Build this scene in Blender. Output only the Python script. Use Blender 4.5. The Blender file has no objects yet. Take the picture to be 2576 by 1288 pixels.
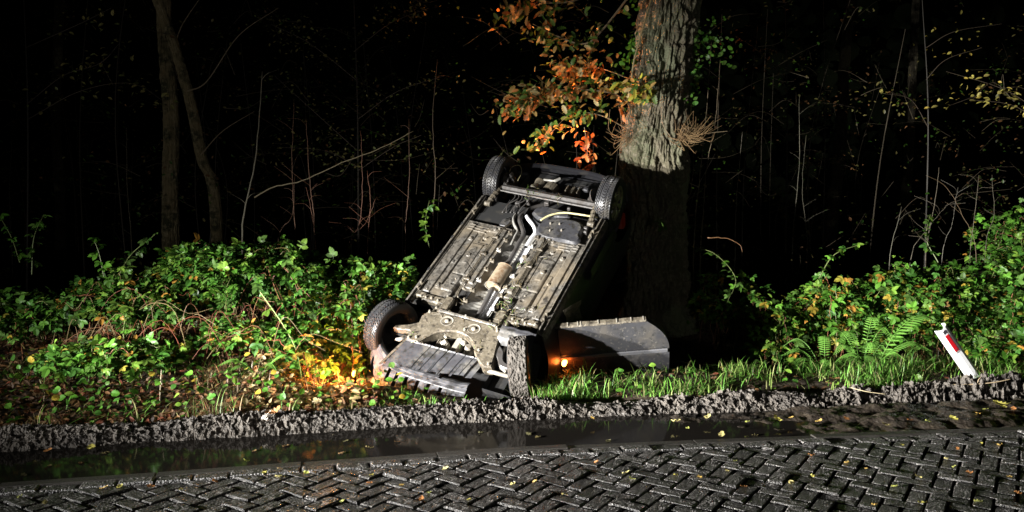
import bpy, math, random
import numpy as np
from mathutils import Matrix, Vector

random.seed(7)
rng = np.random.default_rng(7)
scene = bpy.context.scene
col = scene.collection

# ------------------------------------------------------------------ camera, world, light, exposure
CAM_H, PITCH, FPX = 1.8, math.atan(144 / 2022.0), 2022.0
cam_data = bpy.data.cameras.new('camera')
cam_data.sensor_width = 36.0
cam_data.lens = 36.0 * FPX / 2576.0
cam_data.clip_end = 500
cam = bpy.data.objects.new('camera', cam_data)
cam.location = (0, 0, CAM_H)
cam.rotation_euler = (math.pi / 2 - PITCH, 0, 0)
col.objects.link(cam)
scene.camera = cam

world = bpy.data.worlds.new('World')
scene.world = world
world.use_nodes = True
wn = world.node_tree
sky = wn.nodes.new('ShaderNodeTexSky')
sky.sky_type = 'NISHITA'
sky.sun_disc = False
sky.sun_elevation = math.radians(-4.0)
sky.sun_rotation = math.radians(200)
bg = wn.nodes['Background']
bg.inputs['Strength'].default_value = 0.012
wn.links.new(sky.outputs[0], bg.inputs[0])

BEAM = (.50, .05, .19, .050, .095, .010)      # side spread, cut-off, fade above, start and fade below, stray light
# the response vehicle's two headlights, standing on the road to the left of the photographer
def headlight_or_fill(x, y, z, tx, ty, tz, watt, size, blend):
    d = bpy.data.lights.new('headlight_or_fill', 'SPOT')
    d.energy = watt
    d.spot_size = math.radians(size)
    d.spot_blend = blend
    d.shadow_soft_size = 0.075
    d.color = (1.0, 0.98, 0.945)
    # dipped-beam pattern: wide to the sides, fading upwards and towards the near road
    d.use_nodes = True
    nt = d.node_tree; N = nt.nodes; L = nt.links
    em = N['Emission']; tc = N.new('ShaderNodeTexCoord'); sp = N.new('ShaderNodeSeparateXYZ'); L.new(tc.outputs['Normal'], sp.inputs[0])
    def mth(op, a, b=None):
        n = N.new('ShaderNodeMath'); n.operation = op
        for i, v in enumerate((a, b)):
            if v is None: continue
            if isinstance(v, (int, float)): n.inputs[i].default_value = v
            else: L.new(v, n.inputs[i])
        return n.outputs[0]
    az = mth('MAXIMUM', mth('ABSOLUTE', sp.outputs[2]), .05)
    h = mth('DIVIDE', mth('DIVIDE', sp.outputs[0], az), BEAM[0]); v = mth('DIVIDE', sp.outputs[1], az)
    up = mth('DIVIDE', mth('MAXIMUM', mth('SUBTRACT', v, BEAM[1]), 0.0), BEAM[2])
    dn = mth('DIVIDE', mth('MAXIMUM', mth('SUBTRACT', mth('MULTIPLY', v, -1.0), BEAM[3]), 0.0), BEAM[4])
    q = mth('ADD', mth('ADD', mth('MULTIPLY', h, h), mth('MULTIPLY', up, up)), mth('MULTIPLY', dn, dn))
    spill = mth('MULTIPLY', mth('EXPONENT', mth('MULTIPLY', mth('MULTIPLY', dn, dn), -1.0)), BEAM[5])
    L.new(mth('ADD', mth('EXPONENT', mth('MULTIPLY', q, -1.0)), spill), em.inputs['Strength'])
    o = bpy.data.objects.new('headlight_or_fill', d)
    o.location = (x, y, z)
    o.rotation_euler = (Vector((tx, ty, tz)) - Vector((x, y, z))).to_track_quat('-Z', 'Y').to_euler()
    col.objects.link(o)
headlight_or_fill(-6.45, 3.55, 0.80, 4.9, 8.9, 0.85, 14000, 140, .25)
headlight_or_fill(-5.70, 2.55, 0.80, 5.2, 8.7, 0.85, 14000, 140, .25)

# added fill spot behind the camera, no vehicle there, for faint frontal light
BEAM = (1.2, .30, .5, .3, .5, .0)
headlight_or_fill(2.6, -7.5, 1.1, 0.8, 10.0, 1.6, 330, 120, .5)

vs = scene.view_settings
vs.view_transform = 'Standard'
vs.look = 'None'
vs.exposure = 0.0
vs.gamma = 1.0
vs.use_curve_mapping = False
scene.cycles.max_bounces = 6
scene.cycles.sample_clamp_indirect = 3.0
scene.cycles.use_denoising = True

# ------------------------------------------------------------------ helpers
def at(px, py, Y):
    """a point of the photograph (2576 px wide) at ground distance Y"""
    c, s = math.cos(PITCH), math.sin(PITCH)
    a, b = (px - 1288) / FPX, -(py - 644) / FPX
    d = (a, b * s + c, b * c - s)
    k = Y / d[1]
    return Vector((d[0] * k, Y, CAM_H + d[2] * k))

def hash3(i, j, k):
    n = (i.astype(np.int64) * 73856093) ^ (j.astype(np.int64) * 19349663) ^ (k.astype(np.int64) * 83492791)
    n = (n ^ (n >> 13)) * 1274126177
    n = n & 0x7fffffff
    n = ((n ^ (n >> 15)) * 2246822519) & 0x7fffffff
    return n / float(0x7fffffff)

def vnoise(x, y, z=None):
    x = np.asarray(x, float); y = np.asarray(y, float)
    z = np.zeros_like(x) if z is None else np.asarray(z, float) + np.zeros_like(x)
    xi, yi, zi = np.floor(x).astype(int), np.floor(y).astype(int), np.floor(z).astype(int)
    fx, fy, fz = x - xi, y - yi, z - zi
    fx, fy, fz = fx * fx * (3 - 2 * fx), fy * fy * (3 - 2 * fy), fz * fz * (3 - 2 * fz)
    r = 0
    for a in (0, 1):
        for b in (0, 1):
            for c in (0, 1):
                w = (fx if a else 1 - fx) * (fy if b else 1 - fy) * (fz if c else 1 - fz)
                r = r + w * hash3(xi + a, yi + b, zi + c)
    return r * 2 - 1

def fbm(x, y, z=None, o=4, g=0.5):
    r, a = 0, 1.0
    for k in range(o):
        r = r + a * vnoise(x * 2 ** k + 17.3 * k, y * 2 ** k + 5.1 * k, None if z is None else z * 2 ** k)
        a *= g
    return r

def worley(x, y, s=0):
    xi, yi = np.floor(x).astype(int), np.floor(y).astype(int)
    best = np.full(x.shape, 9.0)
    for a in (-1, 0, 1):
        for b in (-1, 0, 1):
            ci, cj = xi + a, yi + b
            px = ci + hash3(ci, cj, np.full_like(ci, 3 + s)); py = cj + hash3(ci, cj, np.full_like(ci, 8 + s))
            best = np.minimum(best, np.hypot(x - px, y - py))
    return best

def sst(a, b, x):
    t = np.clip((x - a) / (b - a), 0, 1)
    return t * t * (3 - 2 * t)

def mesh_np(name, V, loops, sizes, cols=None, smooth=False):
    me = bpy.data.meshes.new(name)
    V = np.asarray(V, np.float32); loops = np.asarray(loops, np.int32); sizes = np.asarray(sizes, np.int32)
    me.vertices.add(len(V)); me.vertices.foreach_set('co', V.ravel())
    me.loops.add(len(loops)); me.loops.foreach_set('vertex_index', loops)
    me.polygons.add(len(sizes))
    st = np.concatenate([[0], np.cumsum(sizes)[:-1]]).astype(np.int32)
    me.polygons.foreach_set('loop_start', st)
    try:
        me.polygons.foreach_set('loop_total', sizes)
    except Exception:
        pass
    me.polygons.foreach_set('use_smooth', np.full(len(sizes), bool(smooth)))
    if cols is not None:
        a = me.color_attributes.new('col', 'FLOAT_COLOR', 'POINT')
        c4 = np.ones((len(V), 4), np.float32); c4[:, :3] = cols
        a.data.foreach_set('color', c4.ravel())
    me.update(calc_edges=True)
    me.validate()
    return me

class MB:
    """collects pieces, builds ONE mesh object"""
    def __init__(s):
        s.V, s.L, s.S, s.C, s.n = [], [], [], [], 0
    def add(s, V, F, c=None):
        V = np.asarray(V, float)
        s.V.append(V)
        for f in F:
            s.L.append(np.asarray(f) + s.n); s.S.append(len(f))
        s.C.append(np.tile(np.asarray(c if c is not None else (1, 1, 1), float), (len(V), 1)))
        s.n += len(V)
        return s
    def addn(s, V, F2, c=None):
        """fast: F2 an (m,k) array; c may be per vertex"""
        V = np.asarray(V, float); F2 = np.asarray(F2)
        s.V.append(V); s.L.append((F2 + s.n).ravel()); s.S.extend([F2.shape[1]] * len(F2))
        c = np.asarray(c if c is not None else (1, 1, 1), float)
        s.C.append(np.tile(c, (len(V), 1)) if c.ndim == 1 else c)
        s.n += len(V)
        return s
    def box(s, x0, x1, y0, y1, z0, z1, ch=0.0, c=None, M=None):
        if ch <= 0:
            V = [(x, y, z) for z in (z0, z1) for y in (y0, y1) for x in (x0, x1)]
            F = [(0, 2, 3, 1), (4, 5, 7, 6), (0, 1, 5, 4), (2, 6, 7, 3), (0, 4, 6, 2), (1, 3, 7, 5)]
        else:
            def ring(d, z):
                return [(x0 + d, y0, z), (x1 - d, y0, z), (x1, y0 + d, z), (x1, y1 - d, z), (x1 - d, y1, z), (x0 + d, y1, z), (x0, y1 - d, z), (x0, y0 + d, z)]
            def ring2(d, z):
                return [(x0 + 2 * d, y0 + d, z), (x1 - 2 * d, y0 + d, z), (x1 - d, y0 + 2 * d, z), (x1 - d, y1 - 2 * d, z), (x1 - 2 * d, y1 - d, z), (x0 + 2 * d, y1 - d, z), (x0 + d, y1 - 2 * d, z), (x0 + d, y0 + 2 * d, z)]
            V = ring2(ch, z0) + ring(ch, z0 + ch) + ring(ch, z1 - ch) + ring2(ch, z1)
            F = [tuple(range(7, -1, -1)), tuple(range(24, 32))]
            for r in range(3):
                for i in range(8):
                    j = (i + 1) % 8
                    F.append((r * 8 + i, r * 8 + j, r * 8 + 8 + j, r * 8 + 8 + i))
        V = np.array(V, float)
        if M is not None:
            V = V @ np.array(M.to_3x3()).T + np.array(M.translation)
        return s.add(V, F, c)
    def tube(s, pts, rad, n=6, c=None, cap=True):
        V, F = tube_vf(pts, rad, n, cap)
        return s.add(V, F, c)
    def cyl(s, p0, p1, r0, r1=None, n=16, c=None):
        return s.tube([p0, p1], [r0, r0 if r1 is None else r1], n, c)
    def grid(s, V, nu, nv, c=None, wrapu=False):
        """V (nu*nv,3) with v fastest"""
        i = np.arange(nu if wrapu else nu - 1)[:, None]; j = np.arange(nv - 1)[None]
        i2 = (i + 1) % nu
        F = np.stack([i * nv + j, i2 * nv + j, i2 * nv + j + 1, i * nv + j + 1], -1).reshape(-1, 4)
        return s.addn(V, F, c)
    def prism(s, poly, z0, z1, c=None, ch=0.0):
        n = len(poly); P = np.array(poly, float); ctr = P.mean(0)
        area = 0.5 * np.sum(P[:, 0] * np.roll(P[:, 1], -1) - np.roll(P[:, 0], -1) * P[:, 1])
        if area < 0: P = P[::-1]
        lv = [(P, z0)]
        if ch > 0:
            d = np.linalg.norm(P - ctr, axis=1)[:, None]
            lv += [(P, z1 - ch), (P + (ctr - P) / d * ch * 1.4, z1)]
        else:
            lv += [(P, z1)]
        V = np.concatenate([np.column_stack([p, np.full(n, z)]) for p, z in lv])
        F = [tuple(range(n - 1, -1, -1)), tuple(range((len(lv) - 1) * n, len(lv) * n))]
        for r in range(len(lv) - 1):
            for i in range(n):
                j = (i + 1) % n
                F.append((r * n + i, r * n + j, r * n + n + j, r * n + n + i))
        return s.add(V, F, c)
    def mesh(s, name, smooth=False):
        return mesh_np(name, np.concatenate(s.V), np.concatenate([np.atleast_1d(l) for l in s.L]), s.S, np.concatenate(s.C), smooth)
    def build(s, name, mat, parent=None, smooth=False):
        return obj(name, s.mesh(name, smooth), mat, parent)

def tube_vf(pts, rad, n=6, cap=True):
    P = np.array([tuple(p) for p in pts], float); m = len(P)
    R = np.full(m, rad) if np.isscalar(rad) else np.array(rad, float)
    T = np.zeros_like(P); T[1:-1] = P[2:] - P[:-2] if m > 2 else T[1:-1]; T[0] = P[1] - P[0]; T[-1] = P[-1] - P[-2]
    T /= np.maximum(np.linalg.norm(T, axis=1), 1e-9)[:, None]
    a = np.array([0, 0, 1.0]) if abs(T[0][2]) < 0.9 else np.array([1.0, 0, 0])
    u = np.cross(T[0], a); u /= np.linalg.norm(u)
    ang = np.arange(n) * 2 * math.pi / n
    V = []
    for i in range(m):
        u = u - T[i] * (u @ T[i]); u /= max(np.linalg.norm(u), 1e-9); w = np.cross(T[i], u)
        V.append(P[i] + R[i] * (np.cos(ang)[:, None] * u + np.sin(ang)[:, None] * w))
    V = np.concatenate(V)
    F = [(i * n + j, i * n + (j + 1) % n, i * n + n + (j + 1) % n, i * n + n + j) for i in range(m - 1) for j in range(n)]
    if cap:
        F += [tuple(range(n - 1, -1, -1)), tuple(range((m - 1) * n, m * n))]
    return V, F

def spline(ctrl, k=8):
    P = np.array([tuple(p) for p in ctrl], float)
    if len(P) < 3:
        return P
    Q = np.vstack([2 * P[0] - P[1], P, 2 * P[-1] - P[-2]])
    out = []
    for i in range(1, len(Q) - 2):
        for t in np.linspace(0, 1, k, endpoint=False):
            p0, p1, p2, p3 = Q[i - 1], Q[i], Q[i + 1], Q[i + 2]
            out.append(0.5 * (2 * p1 + (p2 - p0) * t + (2 * p0 - 5 * p1 + 4 * p2 - p3) * t * t + (3 * p1 - p0 - 3 * p2 + p3) * t ** 3))
    out.append(P[-1])
    return np.array(out)

def obj(name, me, mat, parent=None):
    o = bpy.data.objects.new(name, me)
    if mat is not None and not me.materials:
        me.materials.append(mat)
    col.objects.link(o)
    if parent is not None:
        o.parent = parent
    return o
def empty(name, loc=(0, 0, 0), rz=0.0):
    o = bpy.data.objects.new(name, None)
    o.location = loc; o.rotation_euler = (0, 0, rz); o.empty_display_size = 0.1
    col.objects.link(o)
    return o
def tag(o, label=None, cat=None, group=None, kind=None):
    if label: o['label'] = label
    if cat: o['category'] = cat
    if group: o['group'] = group
    if kind: o['kind'] = kind
    return o

# ------------------------------------------------------------------ materials
def material(name, base=(.5, .5, .5), rough=.6, metal=0.0, noise=None, bump=None, spec=.5, vcol=False, emit=None, trans=0.0, coat=0.0, rvar=None, objrand=0.0, ior=1.45):
    """noise: list of (scale, detail, lo, hi, colour) layers mixed over the base; bump: (scale, strength, distance)"""
    m = bpy.data.materials.new(name); m.use_nodes = True
    nt = m.node_tree; N = nt.nodes; Lk = nt.links
    b = N['Principled BSDF']
    b.inputs['Roughness'].default_value = rough
    b.inputs['Metallic'].default_value = metal
    b.inputs['IOR'].default_value = ior
    b.inputs['Specular IOR Level'].default_value = spec
    b.inputs['Coat Weight'].default_value = coat
    tc = N.new('ShaderNodeTexCoord')
    cur = N.new('ShaderNodeRGB'); cur.outputs[0].default_value = (*base, 1); cur = cur.outputs[0]
    if vcol:
        a = N.new('ShaderNodeAttribute'); a.attribute_name = 'col'
        mm = N.new('ShaderNodeMix'); mm.data_type = 'RGBA'; mm.blend_type = 'MULTIPLY'; mm.inputs[0].default_value = 1
        Lk.new(cur, mm.inputs[6]); Lk.new(a.outputs['Color'], mm.inputs[7]); cur = mm.outputs[2]
    for (sc, det, lo, hi, c) in (noise or []):
        t = N.new('ShaderNodeTexNoise'); t.inputs['Scale'].default_value = sc; t.inputs['Detail'].default_value = det
        Lk.new(tc.outputs['Object'], t.inputs['Vector'])
        r = N.new('ShaderNodeMapRange'); r.inputs[1].default_value = lo; r.inputs[2].default_value = hi
        Lk.new(t.outputs[0], r.inputs[0])
        mm = N.new('ShaderNodeMix'); mm.data_type = 'RGBA'
        Lk.new(r.outputs[0], mm.inputs[0]); Lk.new(cur, mm.inputs[6]); mm.inputs[7].default_value = (*c, 1); cur = mm.outputs[2]
    if objrand:
        oi = N.new('ShaderNodeObjectInfo'); hs = N.new('ShaderNodeHueSaturation')
        r = N.new('ShaderNodeMapRange'); r.inputs[3].default_value = 1 - objrand; r.inputs[4].default_value = 1 + objrand
        Lk.new(oi.outputs['Random'], r.inputs[0]); Lk.new(r.outputs[0], hs.inputs['Value']); Lk.new(cur, hs.inputs['Color']); cur = hs.outputs[0]
    Lk.new(cur, b.inputs['Base Color'])
    if rvar:
        t = N.new('ShaderNodeTexNoise'); t.inputs['Scale'].default_value = rvar[0]; t.inputs['Detail'].default_value = 4
        Lk.new(tc.outputs['Object'], t.inputs['Vector'])
        r = N.new('ShaderNodeMapRange'); r.inputs[1].default_value = .35; r.inputs[2].default_value = .65; r.inputs[3].default_value = rvar[1]; r.inputs[4].default_value = rvar[2]
        Lk.new(t.outputs[0], r.inputs[0]); Lk.new(r.outputs[0], b.inputs['Roughness'])
    if bump:
        t = N.new('ShaderNodeTexNoise'); t.inputs['Scale'].default_value = bump[0]; t.inputs['Detail'].default_value = 6
        Lk.new(tc.outputs['Object'], t.inputs['Vector'])
        bp = N.new('ShaderNodeBump'); bp.inputs['Strength'].default_value = bump[1]; bp.inputs['Distance'].default_value = bump[2]
        Lk.new(t.outputs[0], bp.inputs['Height']); Lk.new(bp.outputs[0], b.inputs['Normal'])
    if emit:
        b.inputs['Emission Color'].default_value = (*emit[0], 1); b.inputs['Emission Strength'].default_value = emit[1]
    if trans:
        tr = N.new('ShaderNodeBsdfTranslucent'); Lk.new(cur, tr.inputs[0])
        mx = N.new('ShaderNodeMixShader'); mx.inputs[0].default_value = trans
        out = N['Material Output']; Lk.new(b.outputs[0], mx.inputs[1]); Lk.new(tr.outputs[0], mx.inputs[2]); Lk.new(mx.outputs[0], out.inputs[0])
    return m

M = {}
M['soil'] = material('soil', (.06, .045, .032), .9, noise=[(3, 6, .4, .65, (.035, .026, .018)), (25, 4, .5, .7, (.10, .075, .05))], bump=(18, .6, .03), spec=.25)
M['mud'] = material('mud', (.12, .104, .087), .55, noise=[(3, 6, .45, .62, (.075, .065, .056)), (40, 4, .5, .75, (.165, .15, .134)), (14, 5, .58, .68, (.07, .06, .05))], bump=(60, 1.0, .03), spec=.5, rvar=(30, .3, .75))
M['wetsoil'] = material('wetsoil', (.035, .028, .022), .3, noise=[(12, 6, .45, .65, (.06, .048, .035))], bump=(40, .8, .02), rvar=(20, .15, .6))
M['water'] = material('water', (.016, .014, .012), .06, spec=.5, ior=1.09, bump=(5, .05, .01))
M['brick'] = material('brick', (.011, .0105, .010), .5, noise=[(6, 5, .4, .65, (.020, .018, .016)), (80, 3, .52, .62, (.07, .064, .057)), (100, 2, .58, .64, (.42, .40, .38)), (3, 3, .55, .68, (.014, .013, .012))], bump=(85, 1.0, .018), spec=.8, rvar=(80, .2, .6), objrand=.3)  # pale specks: bright grains, with their wet glints painted into the colour
M['kerb'] = material('kerb', (.045, .041, .036), .5, noise=[(8, 5, .4, .7, (.03, .027, .024)), (90, 3, .55, .7, (.085, .08, .07))], bump=(120, .6, .004), rvar=(60, .3, .65))
M['joint'] = material('joint', (.012, .010, .009), .6, bump=(60, .6, .01))
M['leaf'] = material('leaf', (1, 1, 1), .46, vcol=True, trans=.22, spec=.32, objrand=.3, noise=None)
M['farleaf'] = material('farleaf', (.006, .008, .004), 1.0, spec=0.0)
M['dryleaf'] = material('dryleaf', (1, 1, 1), .6, vcol=True, trans=.15, objrand=.2)
M['grass'] = material('grass', (1, 1, 1), .45, vcol=True, trans=.25)
M['stem'] = material('stem', (1, 1, 1), .6, vcol=True)
M['bark'] = material('bark', (.12, .102, .07), .85, noise=[(4, 5, .4, .65, (.08, .08, .046)), (22, 4, .5, .7, (.17, .15, .108)), (1.5, 3, .52, .62, (.145, .152, .095))], bump=(35, 1.0, .03), spec=.2)
M['bark3'] = material('bark3', (.028, .024, .016), .85, noise=[(2.2, 4, .56, .62, (.13, .115, .07)), (18, 4, .55, .7, (.05, .043, .028))], bump=(25, .8, .02), spec=.2)
M['bark2'] = material('bark2', (.14, .112, .06), .85, noise=[(5, 5, .45, .6, (.035, .035, .018)), (18, 4, .5, .7, (.18, .148, .088))], bump=(25, .8, .02), spec=.2)
M['under'] = material('underseal', (.108, .100, .087), .62, noise=[(5, 5, .40, .60, (.078, .068, .054)), (26, 7, .48, .57, (.040, .036, .030)), (2.4, 4, .5, .62, (.13, .107, .076)), (60, 4, .60, .68, (.17, .155, .13)), (9, 6, .60, .66, (.03, .026, .021))], bump=(60, .35, .004), rvar=(25, .4, .75))
M['muddy'] = material('muddy', (.098, .083, .059), .68, noise=[(9, 6, .42, .60, (.055, .046, .032)), (45, 5, .55, .66, (.14, .12, .09)), (20, 6, .56, .63, (.035, .029, .021))], bump=(40, .7, .006), rvar=(35, .4, .8))
M['plastic'] = material('plastic', (.034, .034, .038), .46, noise=[(6, 6, .5, .62, (.068, .064, .057)), (35, 5, .55, .66, (.022, .022, .024)), (14, 6, .58, .64, (.02, .019, .017))], bump=(30, .15, .003), rvar=(20, .36, .7))
M['bumper'] = material('bumperplastic', (.095, .095, .102), .34, noise=[(7, 6, .60, .68, (.04, .04, .04)), (28, 5, .58, .68, (.13, .12, .105))], rvar=(20, .25, .55))
M['black'] = material('blackplastic', (.02, .02, .021), .5, noise=[(8, 5, .5, .7, (.04, .038, .035))])
M['void'] = material('void', (.012, .012, .012), .8, noise=[(9, 4, .55, .7, (.03, .027, .022))])
M['alu'] = material('alu', (.70, .70, .72), .38, metal=.35, noise=[(8, 5, .5, .7, (.45, .43, .41))], bump=(45, .25, .006), rvar=(14, .25, .5))
M['aludull'] = material('aludull', (.30, .29, .265), .40, metal=.3, noise=[(8, 5, .45, .65, (.19, .175, .15))], bump=(40, .3, .005))
M['rust'] = material('rust', (.23, .18, .12), .6, metal=.1, noise=[(9, 6, .5, .66, (.13, .07, .035)), (30, 4, .5, .7, (.28, .235, .17))])
M['steel'] = material('steel', (.062, .058, .055), .42, metal=.25, noise=[(10, 5, .5, .65, (.036, .03, .025))], rvar=(20, .3, .6))
M['cast'] = material('castmetal', (.27, .25, .21), .45, metal=.2, noise=[(14, 5, .45, .65, (.22, .19, .15))], bump=(30, .4, .006))
M['rubber'] = material('rubber', (.024, .024, .026), .42, noise=[(10, 5, .45, .65, (.04, .037, .032))], spec=.4, rvar=(18, .28, .55))
M['rubbermud'] = material('rubbermud', (.075, .066, .056), .8, noise=[(15, 6, .4, .6, (.045, .039, .032))], bump=(45, 1.0, .012))
M['wall'] = material('tyrewall', (.018, .018, .018), .6)
M['paint'] = material('carpaint', (.012, .012, .014), .42, coat=.15, noise=[(5, 5, .55, .7, (.03, .027, .024))])
M['doorpaint'] = material('doorpaint', (.030, .030, .033), .6, coat=.0, noise=[(4, 6, .48, .62, (.055, .05, .044)), (18, 6, .55, .68, (.018, .018, .018)), (40, 5, .6, .68, (.08, .074, .065))], rvar=(9, .5, .7))
M['glass'] = material('glass', (.01, .012, .012), .06)
M['rim'] = material('rim', (.34, .32, .22), .4, metal=.6, noise=[(12, 4, .5, .7, (.2, .18, .12))])
M['white'] = material('postwhite', (.80, .80, .80), .45, noise=[(25, 5, .64, .72, (.5, .47, .42))])
M['red'] = material('reflector', (.55, .012, .02), .25)
M['dark'] = material('postdark', (.05, .045, .055), .6)
M['paper'] = material('paper', (.78, .72, .63), .6, noise=[(12, 4, .5, .7, (.62, .52, .42))])
M['amber'] = material('amberlamp', (1, .35, .04), .3, emit=((1.0, .24, .04), 26))
M['amber2'] = material('amberlens', (1, .4, .08), .3, emit=((1.0, .42, .12), 24))
M['redlamp'] = material('redlamp', (.08, .006, .004), .3, emit=((1.0, .10, .03), .01))
M['yellowhose'] = material('yellowhose', (.42, .38, .20), .5, noise=[(20, 3, .5, .7, (.25, .22, .12))])
# ------------------------------------------------------------------ setting: terrain, road, puddle, mud bank
EX = np.array([-40, -8.0, -3.2, -1.5, .06, 1.17, 3.99, 9.0, 40])
EY = np.array([-3.5, 3.87, 5.02, 5.41, 5.77, 5.91, 6.26, 6.90, 10.9])
def edge(x):
    x = np.asarray(x, float)
    return sum(np.interp(x + d, EX, EY) for d in (-.5, -.25, 0, .25, .5)) / 5.0

# car pose (x: towards its right side, y: towards its tail, z: out of its underside)
CAR_R = np.array([[0.8999, 0.419, -0.1206], [-0.3983, 0.6773, -0.6186], [-0.1775, 0.6047, 0.7764]])
CAR_T = np.array([-0.0388, 8.5206, 1.1551])

def gz(x, y):
    """height of the ground"""
    x = np.asarray(x, float); y = np.asarray(y, float)
    u = y - edge(x)
    left = 1 - sst(-2.3, -1.5, x)                 # bank instead of ditch on the left
    right = sst(2.3, 3.6, x)
    z = -.14 + 0 * u
    z = z + sst(.72, 1.06, u) * .215
    z = z - sst(1.10, 1.32, u) * .075
    z = z + sst(1.3, 1.7, u) * .03
    ditch = -.52 * (1 - .62 * right) * sst(1.85, 2.6, u) * (1 - sst(3.5, 4.6, u))
    bank = .42 * sst(1.4, 3.2, u)
    z = z + ditch * (1 - left) + bank * left
    z = z + .30 * sst(3.6, 4.8, u) * (1 - left)
    # pit under the dug-in nose
    ax, ay, bx, by = .15, 6.95, -1.60, 7.52
    tx, ty = bx - ax, by - ay; L = math.hypot(tx, ty); tx /= L; ty /= L
    al = (x - ax) * tx + (y - ay) * ty
    di = (x - ax) * (ty) * 1.0 - (y - ay) * tx    # >0 behind the line
    inside = sst(-.02, .22, al) * (1 - sst(L - .15, L + .1, al))
    z = z - .36 * inside * sst(.0, .22, di) * (1 - sst(1.6, 2.4, u)) 
    z = z - .16 * np.exp(-((x + 1.62) / .32) ** 2 - ((y - 7.75) / .38) ** 2)
    z = z + sst(1.2, 2.0, u) * (.05 * fbm(x * .9, y * .9, o=3) + .02 * fbm(x * 5, y * 5, o=2))
    far = sst(6, 14, y)
    z = z + far * .25 * fbm(x * .15 + 9, y * .15, o=2)
    return z

def lines(segs):
    return np.unique(np.concatenate([np.linspace(a, b, n) for a, b, n in segs]).round(4))
gx = lines([(-120, -14, 20), (-14, -5, 50), (-5, 7, 260), (7, 14, 40), (14, 120, 20)])
gy = lines([(-60, 3, 22), (3, 5.5, 20), (5.5, 11, 130), (11, 20, 40), (20, 160, 30)])
XX, YY = np.meshgrid(gx, gy, indexing='ij')
ZZ = gz(XX, YY)
uu = YY - edge(XX)
ZZ = ZZ - .10 * (sst(.6, .72, uu) * (1 - sst(1.25, 1.4, uu)))
g = MB(); g.grid(np.stack([XX, YY, ZZ], -1).reshape(-1, 3), len(gx), len(gy))
tag(g.build('ground', M['soil'], None, True), kind='structure')

# sky stays black: the world gives it.  mud bank, churned by wheels
mx = np.linspace(-5.0, 7.0, 1400); mu = np.linspace(.60, 1.42, 96)
XX, UU = np.meshgrid(mx, mu, indexing='ij'); YY = edge(XX) + UU
w = worley(XX * 13, YY * 13); w2 = worley(XX * 31 + 5, YY * 31, 1)
h = sst(.72, .98, UU) * (1 - sst(1.22, 1.42, UU))
amp = .30 + 1.0 * sst(-.6, .8, fbm(XX * 1.1, YY * 1.1 + 3, o=3)) + .5 * sst(2, 5, XX)
w3 = worley(XX * 62 + 9, YY * 62, 2)
rel = .022 * fbm(XX * 3.2, YY * 3.2, o=2) + .012 * (.45 - w) + .020 * (.45 - w2) + .040 * (.5 - w3) + .034 * fbm(XX * 30, YY * 30, o=3, g=.7)
wide = sst(2.2, 5.0, XX) * sst(1.02, 1.12, UU) * (1 - sst(1.3, 1.4, UU)) * .05
ZZ = gz(XX, YY) + h * amp * rel + wide - h * .055 * sst(.0, .9, fbm(XX * 1.7 + 40, YY * 1.7, o=2)) + (.012 * fbm(XX * 18, YY * 18, o=3)) * (1 - h) - .08 * sst(1.30, 1.42, UU) - .02
dx = h * .022 * fbm(XX * 40, YY * 40, o=2); dy = h * .022 * fbm(XX * 40 + 31, YY * 40, o=2)
g = MB(); g.grid(np.stack([XX + dx, YY + dy, ZZ], -1).reshape(-1, 3), len(mx), len(mu))
tag(g.build('mud_bank', M['mud'], None, False), kind='structure')

# wet dark soil filling the gutter on the right
mx = np.linspace(1.3, 7.6, 300); mu = np.linspace(.01, .80, 40)
XX, UU = np.meshgrid(mx, mu, indexing='ij'); YY = edge(XX) + UU
ZZ = -.075 + .055 * sst(1.6, 3.3, XX) - .03 * (1 - sst(0, .35, UU)) + .022 * fbm(XX * 7, YY * 9, o=4) + .012 * (.5 - worley(XX * 16, YY * 16)) + .02 * sst(.5, .8, UU)
g = MB(); g.grid(np.stack([XX, YY, ZZ], -1).reshape(-1, 3), len(mx), len(mu))
tag(g.build('gutter_soil', M['wetsoil'], None, True), kind='structure')

# puddle between kerb and mud
mx = np.linspace(-9, 7.6, 60)
g = MB(); V = []
for x in mx:
    e = float(edge(x)); V += [(x, e - .02, -.055), (x, e + 1.0, -.055)]
g.grid(np.array(V), len(mx), 2)
tag(g.build('puddle', M['water']), kind='structure')

# road: bed, kerb stones, bricks in herringbone
mx = np.concatenate([np.linspace(-60, -6, 30), np.linspace(-5.9, 7.9, 60), np.linspace(8, 60, 30)])
g = MB(); V = []
for x in mx:
    e = float(edge(x))
    V += [(x, e - 9.0, -.034), (x, e - .02, -.034), (x, e - .02, -.2)]
g.grid(np.array(V), len(mx), 3)
road = tag(g.build('road', M['joint']), kind='structure')

# arc-length table along the edge
sx = np.linspace(-9, 9, 4000); sy = edge(sx); ss = np.concatenate([[0], np.cumsum(np.hypot(np.diff(sx), np.diff(sy)))])
def along(s, off):
    x = np.interp(s, ss, sx); y = np.interp(s, ss, sy); d = .05
    tx, ty = np.interp(s + d, ss, sx) - np.interp(s - d, ss, sx), np.interp(s + d, ss, sy) - np.interp(s - d, ss, sy)
    l = math.hypot(tx, ty); tx /= l; ty /= l
    return (x + ty * off, y - tx * off)          # off > 0: towards the road
def to_px(x, y, z=0.0):
    c, s_ = math.cos(PITCH), math.sin(PITCH)
    dz = z - CAM_H; f_ = y * c - dz * s_
    if f_ < .1: return -1e5, 1e5, f_
    return 1288 + FPX * x / f_, 644 - FPX * (y * s_ + dz * c) / f_, f_

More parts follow.
